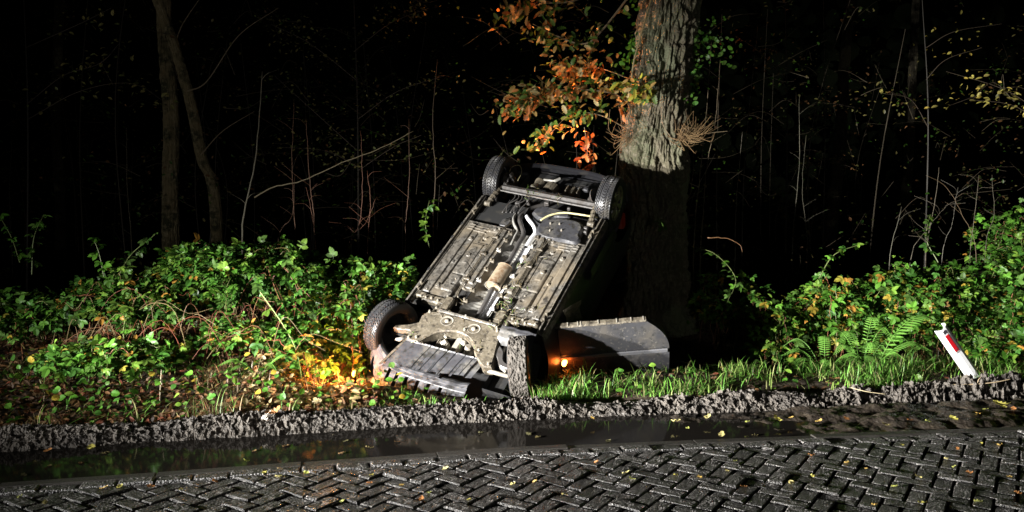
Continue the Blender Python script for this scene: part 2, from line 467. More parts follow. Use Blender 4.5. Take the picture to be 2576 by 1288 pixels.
s = ss[0] + .3
while s < ss[-1] - 1.2:
    L = .93 + random.uniform(-.02, .02)
    n = 7
    pin = [along(s + L * i / (n - 1), .105) for i in range(n)]; pout = [along(s + L * i / (n - 1), .008) for i in range(n)]
    x0, y0, _ = to_px(*pin[0]); x1, _, _ = to_px(*pin[-1])
    if x1 > -300 and x0 < 2900:
        dz = random.uniform(-.007, .006); tl = random.uniform(-.004, .004)
        V = []; F = []
        prof = [(.0, -.19), (.0, -.008), (.10, .0), (.88, .0), (1.0, -.012), (1.0, -.19)]
        for i in range(n):
            a, b = np.array(pout[i]), np.array(pin[i])
            for f_, z in prof:
                p = a + (b - a) * f_; V.append((p[0], p[1], z + dz + tl * (i / n - .5)))
        k = len(prof)
        for i in range(n - 1):
            for j in range(k - 1):
                F.append((i * k + j, i * k + j + 1, i * k + k + j + 1, i * k + k + j))
        F += [tuple(range(k - 1, -1, -1)), tuple(range((n - 1) * k, n * k))]
        MB().add(V, F).build('kerb_stone', M['kerb'], road)
    s += L + .012

def clip(poly, px, py, nx, ny):
    """keep the side where (p-q).n <= 0"""
    out = []
    for i in range(len(poly)):
        a, b = poly[i], poly[(i + 1) % len(poly)]
        da = (a[0] - px) * nx + (a[1] - py) * ny; db = (b[0] - px) * nx + (b[1] - py) * ny
        if da <= 0: out.append(a)
        if (da < 0 < db) or (db < 0 < da):
            t = da / (da - db); out.append((a[0] + (b[0] - a[0]) * t, a[1] + (b[1] - a[1]) * t))
    return out

BL, BW, GAP = .226, .113, .0135
bricks = []          # (polygon, size on the picture)
# a course of stretchers along the kerb
s = .3
while s < ss[-1] - .5:
    q = [along(s + GAP * .5, .118), along(s + BL - GAP * .5, .118), along(s + BL - GAP * .5, .118 + BW - GAP), along(s + GAP * .5, .118 + BW - GAP)]
    bricks.append(([tuple(p) for p in q], 0)); s += BL
# herringbone field
ca, sa = math.cos(math.radians(-33)), math.sin(math.radians(-33))
def field(u, v):
    return (u * ca - v * sa, u * sa + v * ca)
for i in range(-90, 90):
    for j in range(-90, 90):
        k = (i - j) % 4
        if k == 0: r = (i, j, i + 2, j + 1)
        elif k == 3: r = (i, j, i + 1, j + 2)
        else: continue
        g2 = GAP * .5
        pl = [(r[0] * BW + g2, r[1] * BW + g2), (r[2] * BW - g2, r[1] * BW + g2), (r[2] * BW - g2, r[3] * BW - g2), (r[0] * BW + g2, r[3] * BW - g2)]
        q = [field(-p[0], p[1]) for p in pl]; q = [(x + .4, y + 4.6) for x, y in q]
        cxm = sum(p[0] for p in q) / 4; cym = sum(p[1] for p in q) / 4
        if cxm < -4.4 or cxm > 5.4 or cym < 3.7: continue
        e = float(edge(cxm)); e2 = float(edge(cxm + .1)); l = math.hypot(.1, e2 - e); nx, ny = -(e2 - e) / l, .1 / l
        off = .118 + BW + .004
        q = clip(q, cxm - nx * off, e - ny * off, nx, ny)
        if len(q) < 3: continue
        ar = .5 * abs(sum(q[a][0] * q[(a + 1) % len(q)][1] - q[(a + 1) % len(q)][0] * q[a][1] for a in range(len(q))))
        if ar < .0018: continue
        bricks.append((q, 1))
def brick_view(b):
    q = b[0]; mxp = sum(p[0] for p in q) / len(q); myp = sum(p[1] for p in q) / len(q)
    X, Y, f_ = to_px(mxp, myp)
    inside = -40 < X < 2616 and Y < 1310
    return (0 if inside else 1, f_)
bricks.sort(key=brick_view)
rest = MB()
for n, (q, kind) in enumerate(bricks):
    q = np.array(q); ctr = q.mean(0)
    # uneven laying: each brick tilts and sits a little high or low
    tx, ty, dz = random.gauss(0, .024), random.gauss(0, .024), random.gauss(0, .0035)
    tgt = rest if n >= 300 else MB()
    P = q - ctr
    m = MB(); m.prism(P, -.055, 0, ch=.009)
    V = m.V[0].copy()
    V[:, 2] += np.where(V[:, 2] > -.03, V[:, 0] * tx + V[:, 1] * ty + dz, 0)
    if n < 300:
        t = MB(); t.V, t.L, t.S, t.C, t.n = [V], m.L, m.S, m.C, m.n
        o = t.build('brick', M['brick'], road); o.location = (ctr[0], ctr[1], 0)
    else:
        V[:, :2] += ctr
        rest.V.append(V); rest.L += [np.asarray(l) + rest.n for l in m.L]; rest.S += m.S; rest.C += m.C; rest.n += len(V)
tag(rest.build('outer_bricks', M['brick'], road), kind='stuff')
# ------------------------------------------------------------------ the overturned car
car = empty('overturned_car')
Mx = Matrix([[*CAR_R[0], CAR_T[0]], [*CAR_R[1], CAR_T[1]], [*CAR_R[2], CAR_T[2]], [0, 0, 0, 1]])
car.matrix_world = Mx
tag(car, 'dark hatchback overturned in the ditch, muddy underside facing the road', 'car')
CC = Matrix.Identity(4)

# --- body shell: flanks with wheel arches
YF, YR, RA = -1.25, 1.22, .335
def zlow(y):
    z = -.015 + 0 * y
    z = np.where(y < -1.55, -.015 - .10 * np.clip((-1.55 - y) / .3, 0, 1), z)
    z = np.where(y > 1.5, -.015 - .12 * np.clip((y - 1.5) / .3, 0, 1), z)
    for yc in (YF, YR):
        d = np.clip(RA ** 2 - (y - yc) ** 2, 0, None)
        z = np.minimum(z, np.where(d > 0, -.13 - np.sqrt(d), z))
    return z
def zbelt(y):
    return -np.interp(y, [-1.82, -1.6, -.9, 0, 1.2, 1.6, 1.78], [.50, .62, .78, .84, .90, .90, .82])
def xflank(y, z):
    t = np.clip(-z, 0, .95)
    x = .775 + .085 * np.sin(np.clip(t / .75, 0, 1) * math.pi * .75) - .03 * sst(.6, .95, t)
    return x * (1 - .16 * sst(-1.35, -1.85, y) - .10 * sst(1.4, 1.8, y))
ys = np.unique(np.concatenate([np.linspace(-1.82, 1.78, 90), YF + RA * np.cos(np.linspace(0, math.pi, 25)), YR + RA * np.cos(np.linspace(0, math.pi, 25))]))
body = MB()
for sgn in (-1, 1):
    V = []
    for y in ys:
        zl, zb = float(zlow(np.array(y))), float(zbelt(y))
        for k in range(13):
            z = zl + (zb - zl) * k / 12
            V.append((sgn * float(xflank(y, z)), y, z))
    body.grid(np.array(V), len(ys), 13)
# nose, hood, tail, roof as lofted sheets between the flanks
def sheet(path, nx=15, crown=.03):
    V = []
    for (y, z) in path:
        xw = float(xflank(y, z)) if z > -.92 else .80 - .45 * (-.92 - z)
        for i in range(nx):
            t = -1 + 2 * i / (nx - 1)
            V.append((xw * t, y, z - crown * (1 - t * t)))
    return np.array(V), len(path), nx
body.grid(*sheet([(-1.82, -.50), (-1.74, -.58), (-1.6, -.63), (-1.2, -.72), (-.86, -.79)]))
body.grid(*sheet([(-.15, -1.27), (.05, -1.31), (.5, -1.34), (1.0, -1.31), (1.3, -1.26)]))
body.grid(*sheet([(1.78, -.82), (1.79, -.6), (1.78, -.35), (1.74, -.18)], crown=0))
body.build('body', M['paint'], car, True)
def pane(name, path):
    m = MB(); m.grid(*sheet(path)); return m.build(name, M['glass'], car, True)
pane('windshield', [(-.86, -.79), (-.5, -1.04), (-.15, -1.27)])
pane('rear_window', [(1.3, -1.26), (1.6, -1.02), (1.78, -.82)])
for sgn in (-1, 1):
    m = MB(); V = []
    yy = np.linspace(-.8, 1.55, 16)
    for y in yy:
        zt = -np.interp(y, [-.8, -.15, .5, 1.1, 1.55], [.84, 1.25, 1.33, 1.27, 1.04])
        for z in (float(zbelt(y)), zt):
            V.append((sgn * ((.80 - .45 * (-.92 - z)) if z < -.92 else float(xflank(y, z))), y, z))
    m.grid(np.array(V), len(yy), 2); m.build('side_window', M['glass'], car)
# inner pan that closes the shell (dark, recessed)
m = MB()
m.box(-.62, .62, -1.70, -.80, -.42, -.17)
m.box(-.76, -.168, -.82, .90, -.10, -.045)
m.box(.168, .76, -.82, .90, -.10, -.045)
m.box(-.168, .168, -.95, .90, -.24, -.15)
m.box(-.50, .50, .86, 1.72, -.40, -.20)
m.build('inner_structure', M['void'], car)
for yc in (YF, YR):
    for sgn in (-1, 1):
        m = MB(); V = []
        th = np.linspace(-.15, math.pi + .15, 22)
        for t in th:
            for x in (.46, .60, .755):
                V.append((sgn * x, yc + (RA + .0) * math.cos(t), -.13 - RA * math.sin(t) * 1.0))
        m.grid(np.array(V), len(th), 3)
        # inner closing disc of the wheel house
        k = m.n; ring = [(sgn * .46, yc + RA * math.cos(t), -.13 - RA * math.sin(t)) for t in th]
        m.add(ring, [tuple(range(len(ring)))])
        m.build('wheel_arch_liner', M['black'], car, False)

# --- floor pans with pressed relief
def floor_h(ax, y, sgn):
    h = .002 * fbm(ax * 14 + 3 * sgn, y * 14, o=3)
    def bx(x0, x1, y0, y1, v, e=.006):
        return v * sst(x0 - e, x0 + e, ax) * (1 - sst(x1 - e, x1 + e, ax)) * sst(y0 - e, y0 + e, y) * (1 - sst(y1 - e, y1 + e, y))
    h = h + bx(.585, .66, -.70, .40, .016) + bx(.50, .512, -.55, .30, -.014) + bx(.515, .56, -.62, -.1, .008)
    h = h + bx(.30, .49, -.36, .12, .010, .012) + bx(.36, .49, -.62, -.38, .014, .01) + bx(.30, .44, .15, .36, -.012, .012)
    h = h + bx(.17, .30, -.72, -.52, -.055) + bx(.28, .345, -.70, -.47, -.03)
    h = h + bx(.20, .255, -.45, .42, .020, .008)
    for k in range(3):
        h = h + bx(.42, .66, .31 + k * .04, .322 + k * .04, .007, .005)
    h = h + bx(.345, .357, -.34, .14, -.010, .005) + bx(.40, .46, -.20, .06, .007, .01)
    # diagonal press line
    d = (ax - .30) * .6 - (y + .25) * .8
    h = h - .006 * np.exp(-(d / .008) ** 2) * sst(.27, .30, ax) * (1 - sst(.36, .39, ax)) * (sgn < 0)
    for (px_, py_, rr, v) in ((.55, -.58, .028, .014), (.40, -.52, .02, -.012), (.40, .22, .026, -.012), (.55, .18, .03, .014), (.44, -.08, .03, .012), (.56, -.22, .016, .012), (.35, .40, .02, .012)):
        h = h + v * (1 - sst(rr * .75, rr, np.hypot(ax - px_, y - py_)))
    return h
pans = []
for sgn in (-1, 1):
    xs = np.linspace(.165, .70, 92); yv = np.linspace(-.73, .45, 200)
    A, Y = np.meshgrid(xs, yv, indexing='ij')
    H = floor_h(A, Y, sgn)
    m = MB(); m.grid(np.stack([sgn * A, Y, H], -1).reshape(-1, 3), len(xs), len(yv))
    edgeV = []
    for y in yv: edgeV += [(sgn * .165, y, .0), (sgn * .165, y, -.10)]
    m.grid(np.array(edgeV), len(yv), 2)
    m.box(*(sorted((sgn * .165, sgn * .70))), .445, .455, -.10, .004)
    pans.append(m.build('floor_pan', M['under'], car, False))
    # sill with pinch weld and jacking notches
    m = MB(); V = []
    yv = np.linspace(-.88, .90, 140)
    for y in yv:
        nt = 1.0 if any(abs(y - q) < .05 for q in (-.66, .62)) else 0.0
        wv = .0025 * float(fbm(np.array(y * 9.0), np.array(3.0 + sgn), o=2))
        for x, z in ((.695, -.03), (.705, .006), (.722, .010), (.726, .034 - .02 * nt + wv), (.732, .034 - .02 * nt + wv), (.737, .010), (.765, .004), (.783, -.02), (.80, -.07)):
            V.append((sgn * x, y, z))
    m.grid(np.array(V), len(yv), 9)
    sill = m.build('sill', M['under'], car, False)
    for y in (-.66, .62):
        q = MB()
        for d in (-.035, .035): q.box(sgn * .715 - .012, sgn * .715 + .012, y + d - .012, y + d + .012, .0, .05, .003)
        q.box(sgn * .70 - .010, sgn * .70 + .010, y - .06, y + .06, .006, .030, .003)
        q.build('jacking_bracket', M['muddy'], sill)
    for y in (-.40, -.12, .14, .38):
        q = MB(); ring = [(sgn * .757 + .014 * math.cos(a), y + .024 * math.sin(a), .0105) for a in np.linspace(0, 2 * math.pi, 12, endpoint=False)]
        q.add(ring + [(x, yy, z - .012) for x, yy, z in ring], [tuple(range(12))] + [(i, (i + 1) % 12, 12 + (i + 1) % 12, 12 + i) for i in range(12)])
        q.build('drain_plug', M['black'], sill)

# bolts / clips scattered over the pans share one mesh
bm_ = MB(); bm_.cyl((0, 0, 0), (0, 0, .012), .012, .011, 8); bm_.cyl((0, 0, .011), (0, 0, .024), .007, .006, 6)
bolt_me = bm_.mesh('bolt'); bolt_me.materials.append(M['cast'])
for sgn, pan in ((-1, pans[0]), (1, pans[1])):
    for (x, y) in ((.55, -.58), (.55, .18), (.44, -.08), (.40, -.45), (.40, .22), (.62, -.68), (.63, .40), (.25, -.68), (.36, -.70), (.30, .41)):
        o = obj('bolt', bolt_me, None, pan); o.scale = (.8, .8, .7); o.location = (sgn * x, y, .010); o.rotation_euler = (0, 0, x * 9)

# --- centre tunnel, heat shield, brackets
m = MB(); V = []
yv = np.linspace(-.90, .52, 220); xs = np.linspace(-.165, .165, 25)
for y in yv:
    for x in xs:
        t = abs(x) / .165
        z = -.105 + .09 * t ** 2.6
        z += .004 * math.sin(y * 150 + abs(x) * 40) * (1 - t) * (1 if -.80 < y < -.2 or .05 < y < .4 else .3)
        V.append((x, y, z))
m.grid(np.array(V), len(yv), len(xs)); tun = m.build('tunnel', M['aludull'], car, True)
for (x0, x1, y0, y1) in ((.02, .135, -.80, -.36), (.03, .14, -.06, .30)):
    m = MB(); V = []
    a = np.linspace(y0, y1, 90); b = np.linspace(x0, x1, 16)
    for y in a:
        for x in b:
            t = abs(x) / .165
            V.append((x, y, -.088 + .09 * t ** 2.6 + .0035 * math.sin(y * 260) + .006 * math.sin(x * 60)))
    m.grid(np.array(V), len(a), len(b)); m.build('heat_shield', M['alu'], car, True)
k = 0
for sgn in (-1, 1):
    for y in (-.70, -.52, -.38, -.22, -.06, .10, .26, .40):
        k += 1
        m = MB(); d = .012 * math.sin(k * 2.1)
        m.box(sgn * .155 - .028, sgn * .155 + .028, y - .022 + d, y + .022 + d, -.012, .012, .004)
        m.box(sgn * .168 - .012, sgn * .168 + .012, y - .012 + d, y + .012 + d, .012, .034, .003)
        m.cyl((sgn * .14, y + d, .010), (sgn * .14, y + d, .024), .009, .008, 8)
        m.build('tunnel_bracket', M['aludull'] if k % 3 == 0 else M['muddy'], tun)

# --- exhaust
m = MB()
m.tube(spline([(.02, -1.02, -.05), (.035, -.9, -.045), (.03, -.65, -.04), (.012, -.42, -.03)], 8), .026, 12)
m.tube(spline([(.0, -.10, -.03), (.0, .12, -.035), (-.02, .30, -.035), (-.03, .45, -.03), (-.10, .56, -.02), (-.17, .66, -.03), (-.20, .78, -.06), (-.16, .95, -.09), (-.05, 1.10, -.12), (.05, 1.3, -.15)], 8), .026, 12)
ex = m.build('exhaust_pipe', M['steel'], car, True)
m = MB(); V = []
yv = [-.405, -.40, -.392, -.385, -.37, -.12, -.105, -.098, -.09]; rr = [.02, .062, .066, .060, .060, .060, .060, .063, .02]
for y, r in zip(yv, rr):
    for a in np.linspace(0, 2 * math.pi, 28, endpoint=False):
        V.append((.006 + r * 1.35 * math.cos(a), y, -.018 + r * math.sin(a)))
n = 28
m.add(V, [(i * n + j, i * n + (j + 1) % n, i * n + n + (j + 1) % n, i * n + n + j) for i in range(len(yv) - 1) for j in range(n)] + [tuple(range(n)), tuple(range((len(yv) - 1) * n, len(yv) * n))])
m.build('exhaust_silencer', M['rust'], ex)
m = MB()
V = []; a = np.linspace(0, 2 * math.pi, 28)
for r0, z in ((.060, -.4075), (.067, -.410), (.067, -.398)):
    for t in a: V.append((.006 + r0 * 1.35 * math.cos(t), z, -.018 + r0 * math.sin(t)))
m.add(V, [(i * 28 + j, i * 28 + j + 1, i * 28 + 29 + j, i * 28 + 28 + j) for i in range(2) for j in range(27)])
m.build('silencer_flange', M['cast'], ex)
# rear s-shaped shields on both sides of the pipe
def ribbon(path, w, mat, name, z=.0, tilt=.0):
    P = spline(path, 10); m = MB(); V = []
    for i, p in enumerate(P):
        d = P[min(i + 1, len(P) - 1)] - P[max(i - 1, 0)]; d /= np.linalg.norm(d); nrm = np.array([-d[1], d[0], 0])
        for t in (-1, -.5, 0, .5, 1):
            q = p + nrm * w * t * .5; V.append((q[0], q[1], q[2] + z - tilt * t * t * .03))
    m.grid(np.array(V), len(P), 5); return m.build(name, mat, car, True)
ribbon([(.075, .28, -.02), (.085, .42, .0), (.092, .51, .01), (.03, .60, .01), (-.07, .69, .0), (-.13, .76, -.02)], .05, M['alu'], 'heat_shield', .0, .8)
ribbon([(-.09, .24, -.02), (-.10, .38, -.0), (-.11, .47, .0), (-.19, .56, .0), (-.25, .66, -.01), (-.27, .76, -.03)], .035, M['aludull'], 'heat_shield', .0, .8)

# --- brake and fuel lines
lines_ = MB()
for k in range(3):
    x = .262 + k * .016
    lines_.tube(spline([(x + .02, -.86, .0), (x, -.70, .016), (x + .006, -.4, .022), (x - .006, 0, .022), (x + .004, .3, .022), (x + .03 * (k - 1), .46, .012), (x - .02, .62, -.03)], 8), .0055, 6)
for k in range(2):
    x = -.272 - k * .016
    lines_.tube(spline([(x + .05, -.78, .0), (x, -.62, .016), (x - .008, -.3, .022), (x, .2, .022), (x + .02, .44, .01), (x + .05, .60, -.03)], 8), .0055, 6)
ln = lines_.build('fuel_lines', M['muddy'], car, True)
for (x, y) in ((.278, -.58), (.275, -.34), (.272, -.05), (.274, .22), (-.28, -.42), (-.28, -.02), (-.276, .26)):
    m = MB(); m.box(x - .034, x + .034, y - .016, y + .016, .008, .036, .005); m.box(x - .045, x - .025, y - .03, y + .03, .0, .026, .004)
    m.build('line_clip', M['muddy'], ln)

# --- fuel tank, canister, hose
def slab(poly, z0, z1, mat, name, ch=.02, parent=None):
    m = MB(); P = np.array(poly, float); 
    Q = spline([*poly, poly[0]], 5)[:-1] if len(poly) > 4 else P
    m.prism([tuple(p[:2]) for p in Q], z0, z1, ch=ch); return m.build(name, mat, parent or car, False)
def s3(p): return [(x, y, 0) for x, y in p]
tank = slab(s3([(.085, .60), (.12, .47), (.25, .41), (.45, .42), (.60, .43), (.63, .50), (.60, .56), (.585, .70), (.50, .78), (.30, .78), (.14, .70)]), -.12, .028, M['plastic'], 'fuel_tank', .022)
slab(s3([(-.08, .80), (.04, .72), (.20, .80), (.36, .84), (.30, .92), (.05, .95), (-.06, .90)]), -.14, .0, M['plastic'], 'tank_rear', .02, tank)
for (x, y) in ((.22, .64), (.32, .66), (.38, .57), (.26, .53)):
    o = obj('bolt', bolt_me, None, tank); o.location = (x, y, .027)
m = MB(); m.tube(spline([(.09, .66, .03), (.17, .76, .045), (.30, .835, .05), (.44, .86, .045), (.58, .88, .035), (.66, .92, .0)], 8), .011, 8); m.build('filler_hose', M['yellowhose'], car, True)
m = MB(); m.box(-.36, -.245, .49, .63, -.09, -.012, .014); m.box(-.33, -.28, .63, .66, -.07, -.03, .004)
for x in (-.34, -.30, -.27): m.box(x - .006, x + .006, .44, .49, -.05, -.04)
m.build('charcoal_canister', M['plastic'], car)
slab(s3([(-.62, .56), (-.46, .50), (-.38, .58), (-.42, .70), (-.60, .72)]), -.16, -.07, M['plastic'], 'rear_floor_cover', .02)

# --- rear axle: torsion beam, trailing arms, backing plates, springs
m = MB(); V = []
xs = np.linspace(-.575, .575, 40)
for x in xs:
    for (dy, z) in ((-.055, .055), (-.050, .066), (-.030, .052), (-.012, .058), (.012, .080), (.055, .072), (.062, .05), (.0, .0)):
        V.append((x, 1.06 + dy, z - .02))
m.grid(np.array(V), len(xs), 8); beam = m.build('torsion_beam', M['steel'], car, False)
for sgn in (-1, 1):
    m = MB()
    m.tube(spline([(sgn * .585, 1.13, .02), (sgn * .60, 1.02, .03), (sgn * .615, .90, .025), (sgn * .63, .80, .0)], 6), [.030 + .006 * (i % 3 == 0) for i in range(19)], 8)
    m.cyl((sgn * .60, .79, .0), (sgn * .67, .79, .0), .032, None, 12)
    m.build('trailing_arm', M['muddy'], beam, False)
    m = MB()
    V = []; F = []
    for r, x in ((.02, .0), (.04, .022), (.05, .022), (.055, .006), (.10, .010), (.115, .0), (.12, -.02)):
        for a in np.linspace(0, 2 * math.pi, 26, endpoint=False):
            V.append((x + (.006 * math.sin(a * 5) if .06 < r < .11 else 0), r * math.cos(a), r * math.sin(a)))
    for i in range(6):
        for j in range(26): F.append((i * 26 + j, i * 26 + (j + 1) % 26, i * 26 + 26 + (j + 1) % 26, i * 26 + 26 + j))
    m.add(V, F)
    m.box(.0, .045, .03, .10, .02, .075, .008); m.box(.0, .03, -.11, -.06, -.04, .04, .006)
    o = m.build('brake_plate', M['steel'], beam, False)
    o.rotation_euler = (0, -math.radians(38), 0) if sgn < 0 else (0, math.radians(38), math.pi)
    o.location = (sgn * .545, 1.215, .02)
m = MB(); m.tube([(-.255, 1.20, -.05), (-.255, 1.22, -.05), (-.25, 1.32, -.06), (-.245, 1.40, -.07), (-.245, 1.42, -.07)], [.03, .062, .044, .066, .06], 16); m.build('spring_seat', M['muddy'], car, False)
m = MB(); V = []
for i, a in enumerate(np.linspace(0, math.pi * .9, 18)):
    for y in np.linspace(0, .13, 6):
        V.append((-.09 + .085 * math.cos(a) + .1 * y, 1.25 + y, -.10 + .10 * math.sin(a) + (.005 if i % 4 == 0 else 0)))
m.grid(np.array(V), 18, 6); m.build('spare_wheel_cover', M['muddy'], car, False)
m = MB(); m.tube(spline([(-.20, 1.42, -.03), (-.12, 1.39, .0), (-.05, 1.40, .0), (.0, 1.46, .0)], 6), [.014] * 12 + [.02] * 7, 8); m.build('tow_hook', M['aludull'], car, True)
m = MB()
for k in range(9):
    x = .10 + k * .02; m.box(x, x + .013, 1.27 + .02 * math.sin(k), 1.40, -.12, -.05 + .03 * math.sin(k * 1.7), .004)
m.box(.08, .34, 1.20, 1.27, -.13, -.03, .02)
m.build('rear_bracket', M['muddy'], car)
m = MB(); m.box(.20, .36, 1.40, 1.46, -.10, -.055, .01); m.box(.22, .35, 1.45, 1.50, -.10, -.07, .008); m.build('rear_silencer', M['plastic'], car)
m = MB(); m.tube(spline([(-.60, 1.25, .0), (-.62, 1.42, .06), (-.55, 1.50, .05), (-.50, 1.44, .0), (-.49, 1.30, -.02)], 8), .005, 6); m.build('brake_hose', M['yellowhose'], car, True)
m = MB()
for k in range(5):
    x = -.42 + k * .045
    m.tube(spline([(x, .72 + .01 * k, -.03), (x + .02 * (-1) ** k, .84, .0), (x + .05, .96, .01), (x + .03, 1.03, .02)], 5), .007, 6)
m.build('brake_cables', M['steel'], car, True)
for (x, y, s_) in ((-.30, .90, .03), (-.20, .97, .022), (.02, 1.0, .03), (.30, .98, .02), (.60, .72, .025), (-.60, .90, .03), (.62, .66, .02)):
    m = MB(); m.box(x - s_, x + s_, y - s_ * .8, y + s_ * .8, -.06, -.0 + s_ * .4, .006)
    m.build('axle_mount', M['steel'], car)

# --- rear bumper (lower lip, glossy)
m = MB(); V = []
xs = np.linspace(-.74, .74, 50)
for x in xs:
    yb = 1.74 - .20 * abs(x / .74) ** 3.5
    for (dy, z) in ((-.06, -.085), (-.03, -.078), (-.008, -.060), (.006, -.064), (.02, -.085), (.045, -.16), (.06, -.30), (.05, -.45)):
        V.append((x, yb + dy, z + .02))
m.grid(np.array(V), len(xs), 8); m.build('rear_bumper', M['paint'], car, True)
for sgn in (-1, 1):
    m = MB(); m.box(sgn * .58 - .09, sgn * .58 + .09, 1.69, 1.795, -.84, -.62, .02)
    rl = m.build('tail_lamp', M['redlamp'], car)

# --- front subframe
def plate(poly, z0, z1, mat, name, ch=.008, parent=None):
    """concave outline: triangulated prism with softened top edge"""
    me = MB(); n = len(poly); P = np.array(poly, float)
    nrm = []
    ar = .5 * np.sum(P[:, 0] * np.roll(P[:, 1], -1) - np.roll(P[:, 0], -1) * P[:, 1])
    if ar < 0: P = P[::-1]
    for i in range(n):
        a, b, c = P[i - 1], P[i], P[(i + 1) % n]
        e1, e2 = b - a, c - b; n1 = np.array([-e1[1], e1[0]]) / np.linalg.norm(e1); n2 = np.array([-e2[1], e2[0]]) / np.linalg.norm(e2)
        q = n1 + n2; nrm.append(q / max(np.linalg.norm(q), .3))
    Q = P + np.array(nrm) * ch
    V = np.concatenate([np.column_stack([P, np.full(n, z0)]), np.column_stack([P, np.full(n, z1 - ch)]), np.column_stack([Q, np.full(n, z1)])])
    from mathutils.geometry import tessellate_polygon
    tri = [tuple(2 * n + i for i in t) for t in tessellate_polygon([[Vector((x, y, 0)) for x, y in Q]])]
    F = tri + [(r * n + i, r * n + (i + 1) % n, r * n + n + (i + 1) % n, r * n + n + i) for r in (0, 1) for i in range(n)]
    me.add(V, F)
    o = me.build(name, mat, parent or car); return o
def cat2(p, k=5): return [tuple(q[:2]) for q in spline([(x, y, 0) for x, y in p], k)]
top = [(-.42, -.97), (-.30, -.955), (.05, -.955), (.36, -.93)]
right = [(.40, -.98), (.43, -1.12), (.47, -1.28), (.50, -1.42), (.43, -1.44)]
arch = cat2([(.36, -1.40), (.27, -1.32), (.20, -1.21), (.08, -1.145), (-.06, -1.14), (-.20, -1.20), (-.28, -1.30), (-.32, -1.375)])
leftp = [(-.45, -1.38), (-.47, -1.30), (-.44, -1.16), (-.46, -1.05)]
sub = plate(top + right + arch + leftp, -.06, .055, M['muddy'], 'front_subframe', .012)
for (x, y) in ((-.175, -1.043), (.128, -1.05)):
    m = MB()
    V = []; F = []
    for r, z in ((.062, .0555), (.054, .0565), (.040, .040), (.024, .040), (.020, .062), (.012, .066)):
        for a in np.linspace(0, 2 * math.pi, 20, endpoint=False): V.append((x + r * math.cos(a) * 1.1, y + r * math.sin(a), z + .004))
    for i in range(5):
        for j in range(20): F.append((i * 20 + j, i * 20 + (j + 1) % 20, i * 20 + 20 + (j + 1) % 20, i * 20 + 20 + j))
    F.append(tuple(range(100, 120))); m.add(V, F); m.build('mount_bolt', M['cast'], sub, True)
m = MB(); m.box(-.33, .32, -.952, -.915, .0, .062, .006); m.box(-.33, .32, -.935, -.93, .058, .068); m.build('rear_crossbar', M['under'], sub)
for (x, y) in ((-.40, -.99), (.34, -.97), (.36, -1.0), (-.43, -1.36), (.46, -1.40), (-.02, -.93), (.05, -1.09), (-.36, -1.33), (.30, -1.28)):
    o = obj('bolt', bolt_me, None, sub); o.location = (x, y, .054); o.scale = (1.3, 1.3, 1.2)
# chassis legs from the subframe to the floor
for sgn in (-1, 1):
    m = MB()
    m.box(sgn * .46 - .16, sgn * .46 + .16, -.83, -.735, -.05, .022, .014)
    m.box(sgn * .35 - .06, sgn * .35 + .06, -.97, -.82, -.05, .030, .014)
    m.box(sgn * .30 - .05, sgn * .30 + .05, -.97, -.72, -.02, .050, .014)
    m.box(sgn * .63 - .06, sgn * .63 + .06, -.80, -.732, -.03, .03, .01)
    leg = m.build('chassis_leg', M['muddy'], car)
for (x, y) in ((-.56, -.80), (-.50, -.79), (-.42, -.80), (.42, -.79), (.48, -.80), (.52, -.77), (.56, -.80), (.40, -.90), (-.38, -.90), (-.62, -.80), (.66, -.78)):
    o = obj('bolt', bolt_me, None, leg); o.location = (x, y, .022); o.scale = (1.2, 1.2, 1.0)
# control arms, drive shafts, struts
plate(cat2([(-.40, -1.10), (-.52, -1.19), (-.66, -1.25)], 4) + cat2([(-.66, -1.29), (-.58, -1.29), (-.48, -1.27), (-.40, -1.33)], 4), -.01, .05, M['muddy'], 'control_arm', .010)
plate(cat2([(.45, -1.14), (.52, -1.20), (.57, -1.30), (.68, -1.34)], 4) + cat2([(.68, -1.38), (.56, -1.37), (.50, -1.30), (.45, -1.26)], 4), -.03, .04, M['steel'], 'control_arm', .010)
m = MB(); m.tube(spline([(.46, -1.42, -.02), (.54, -1.43, .0), (.60, -1.43, .0), (.67, -1.42, -.01)], 6), .02, 10); m.tube(spline([(.48, -1.05, -.02), (.50, -1.18, .0), (.55, -1.34, .01), (.63, -1.39, .0)], 6), .016, 8); m.build('steering_rod', M['cast'], car, True)
m = MB(); m.tube([(-.30, -1.28, -.13), (-.40, -1.27, -.11), (-.43, -1.27, -.10), (-.66, -1.26, -.06)], [.03, .045, .02, .02], 10); m.tube([(.30, -1.28, -.13), (.40, -1.27, -.11), (.43, -1.27, -.10), (.66, -1.26, -.08)], [.03, .045, .02, .02], 10); m.build('drive_shaft', M['steel'], car, True)
m = MB(); m.tube([(-.47, -1.36, .045), (-.52, -1.40, .04), (-.56, -1.40, .03)], [.016, .022, .014], 10); m.build('anti_roll_link', M['aludull'], car, True)
# gearbox and sump in the opening
eng = MB()
eng.box(-.20, -.07, -1.36, -1.20, -.16, -.045, .02); eng.box(-.02, .05, -1.36, -1.13, -.13, -.02, .012); eng.box(.06, .20, -1.34, -1.16, -.20, -.09, .03)
eng.cyl((-.14, -1.25, -.05), (-.10, -1.22, -.02), .03, .025, 12); eng.cyl((.12, -1.22, -.09), (.13, -1.20, -.03), .034, .03, 14)
for k in range(6): eng.box(-.19 + k * .021, -.183 + k * .021, -1.35, -1.22, -.05, -.03)
eng.tube(spline([(-.24, -1.2, -.05), (-.18, -1.16, -.02), (-.12, -1.18, -.03)], 5), .012, 8)
eng.box(.02, .09, -1.20, -1.15, -.06, -.02, .01)
eng.build('gearbox', M['cast'], car, False)
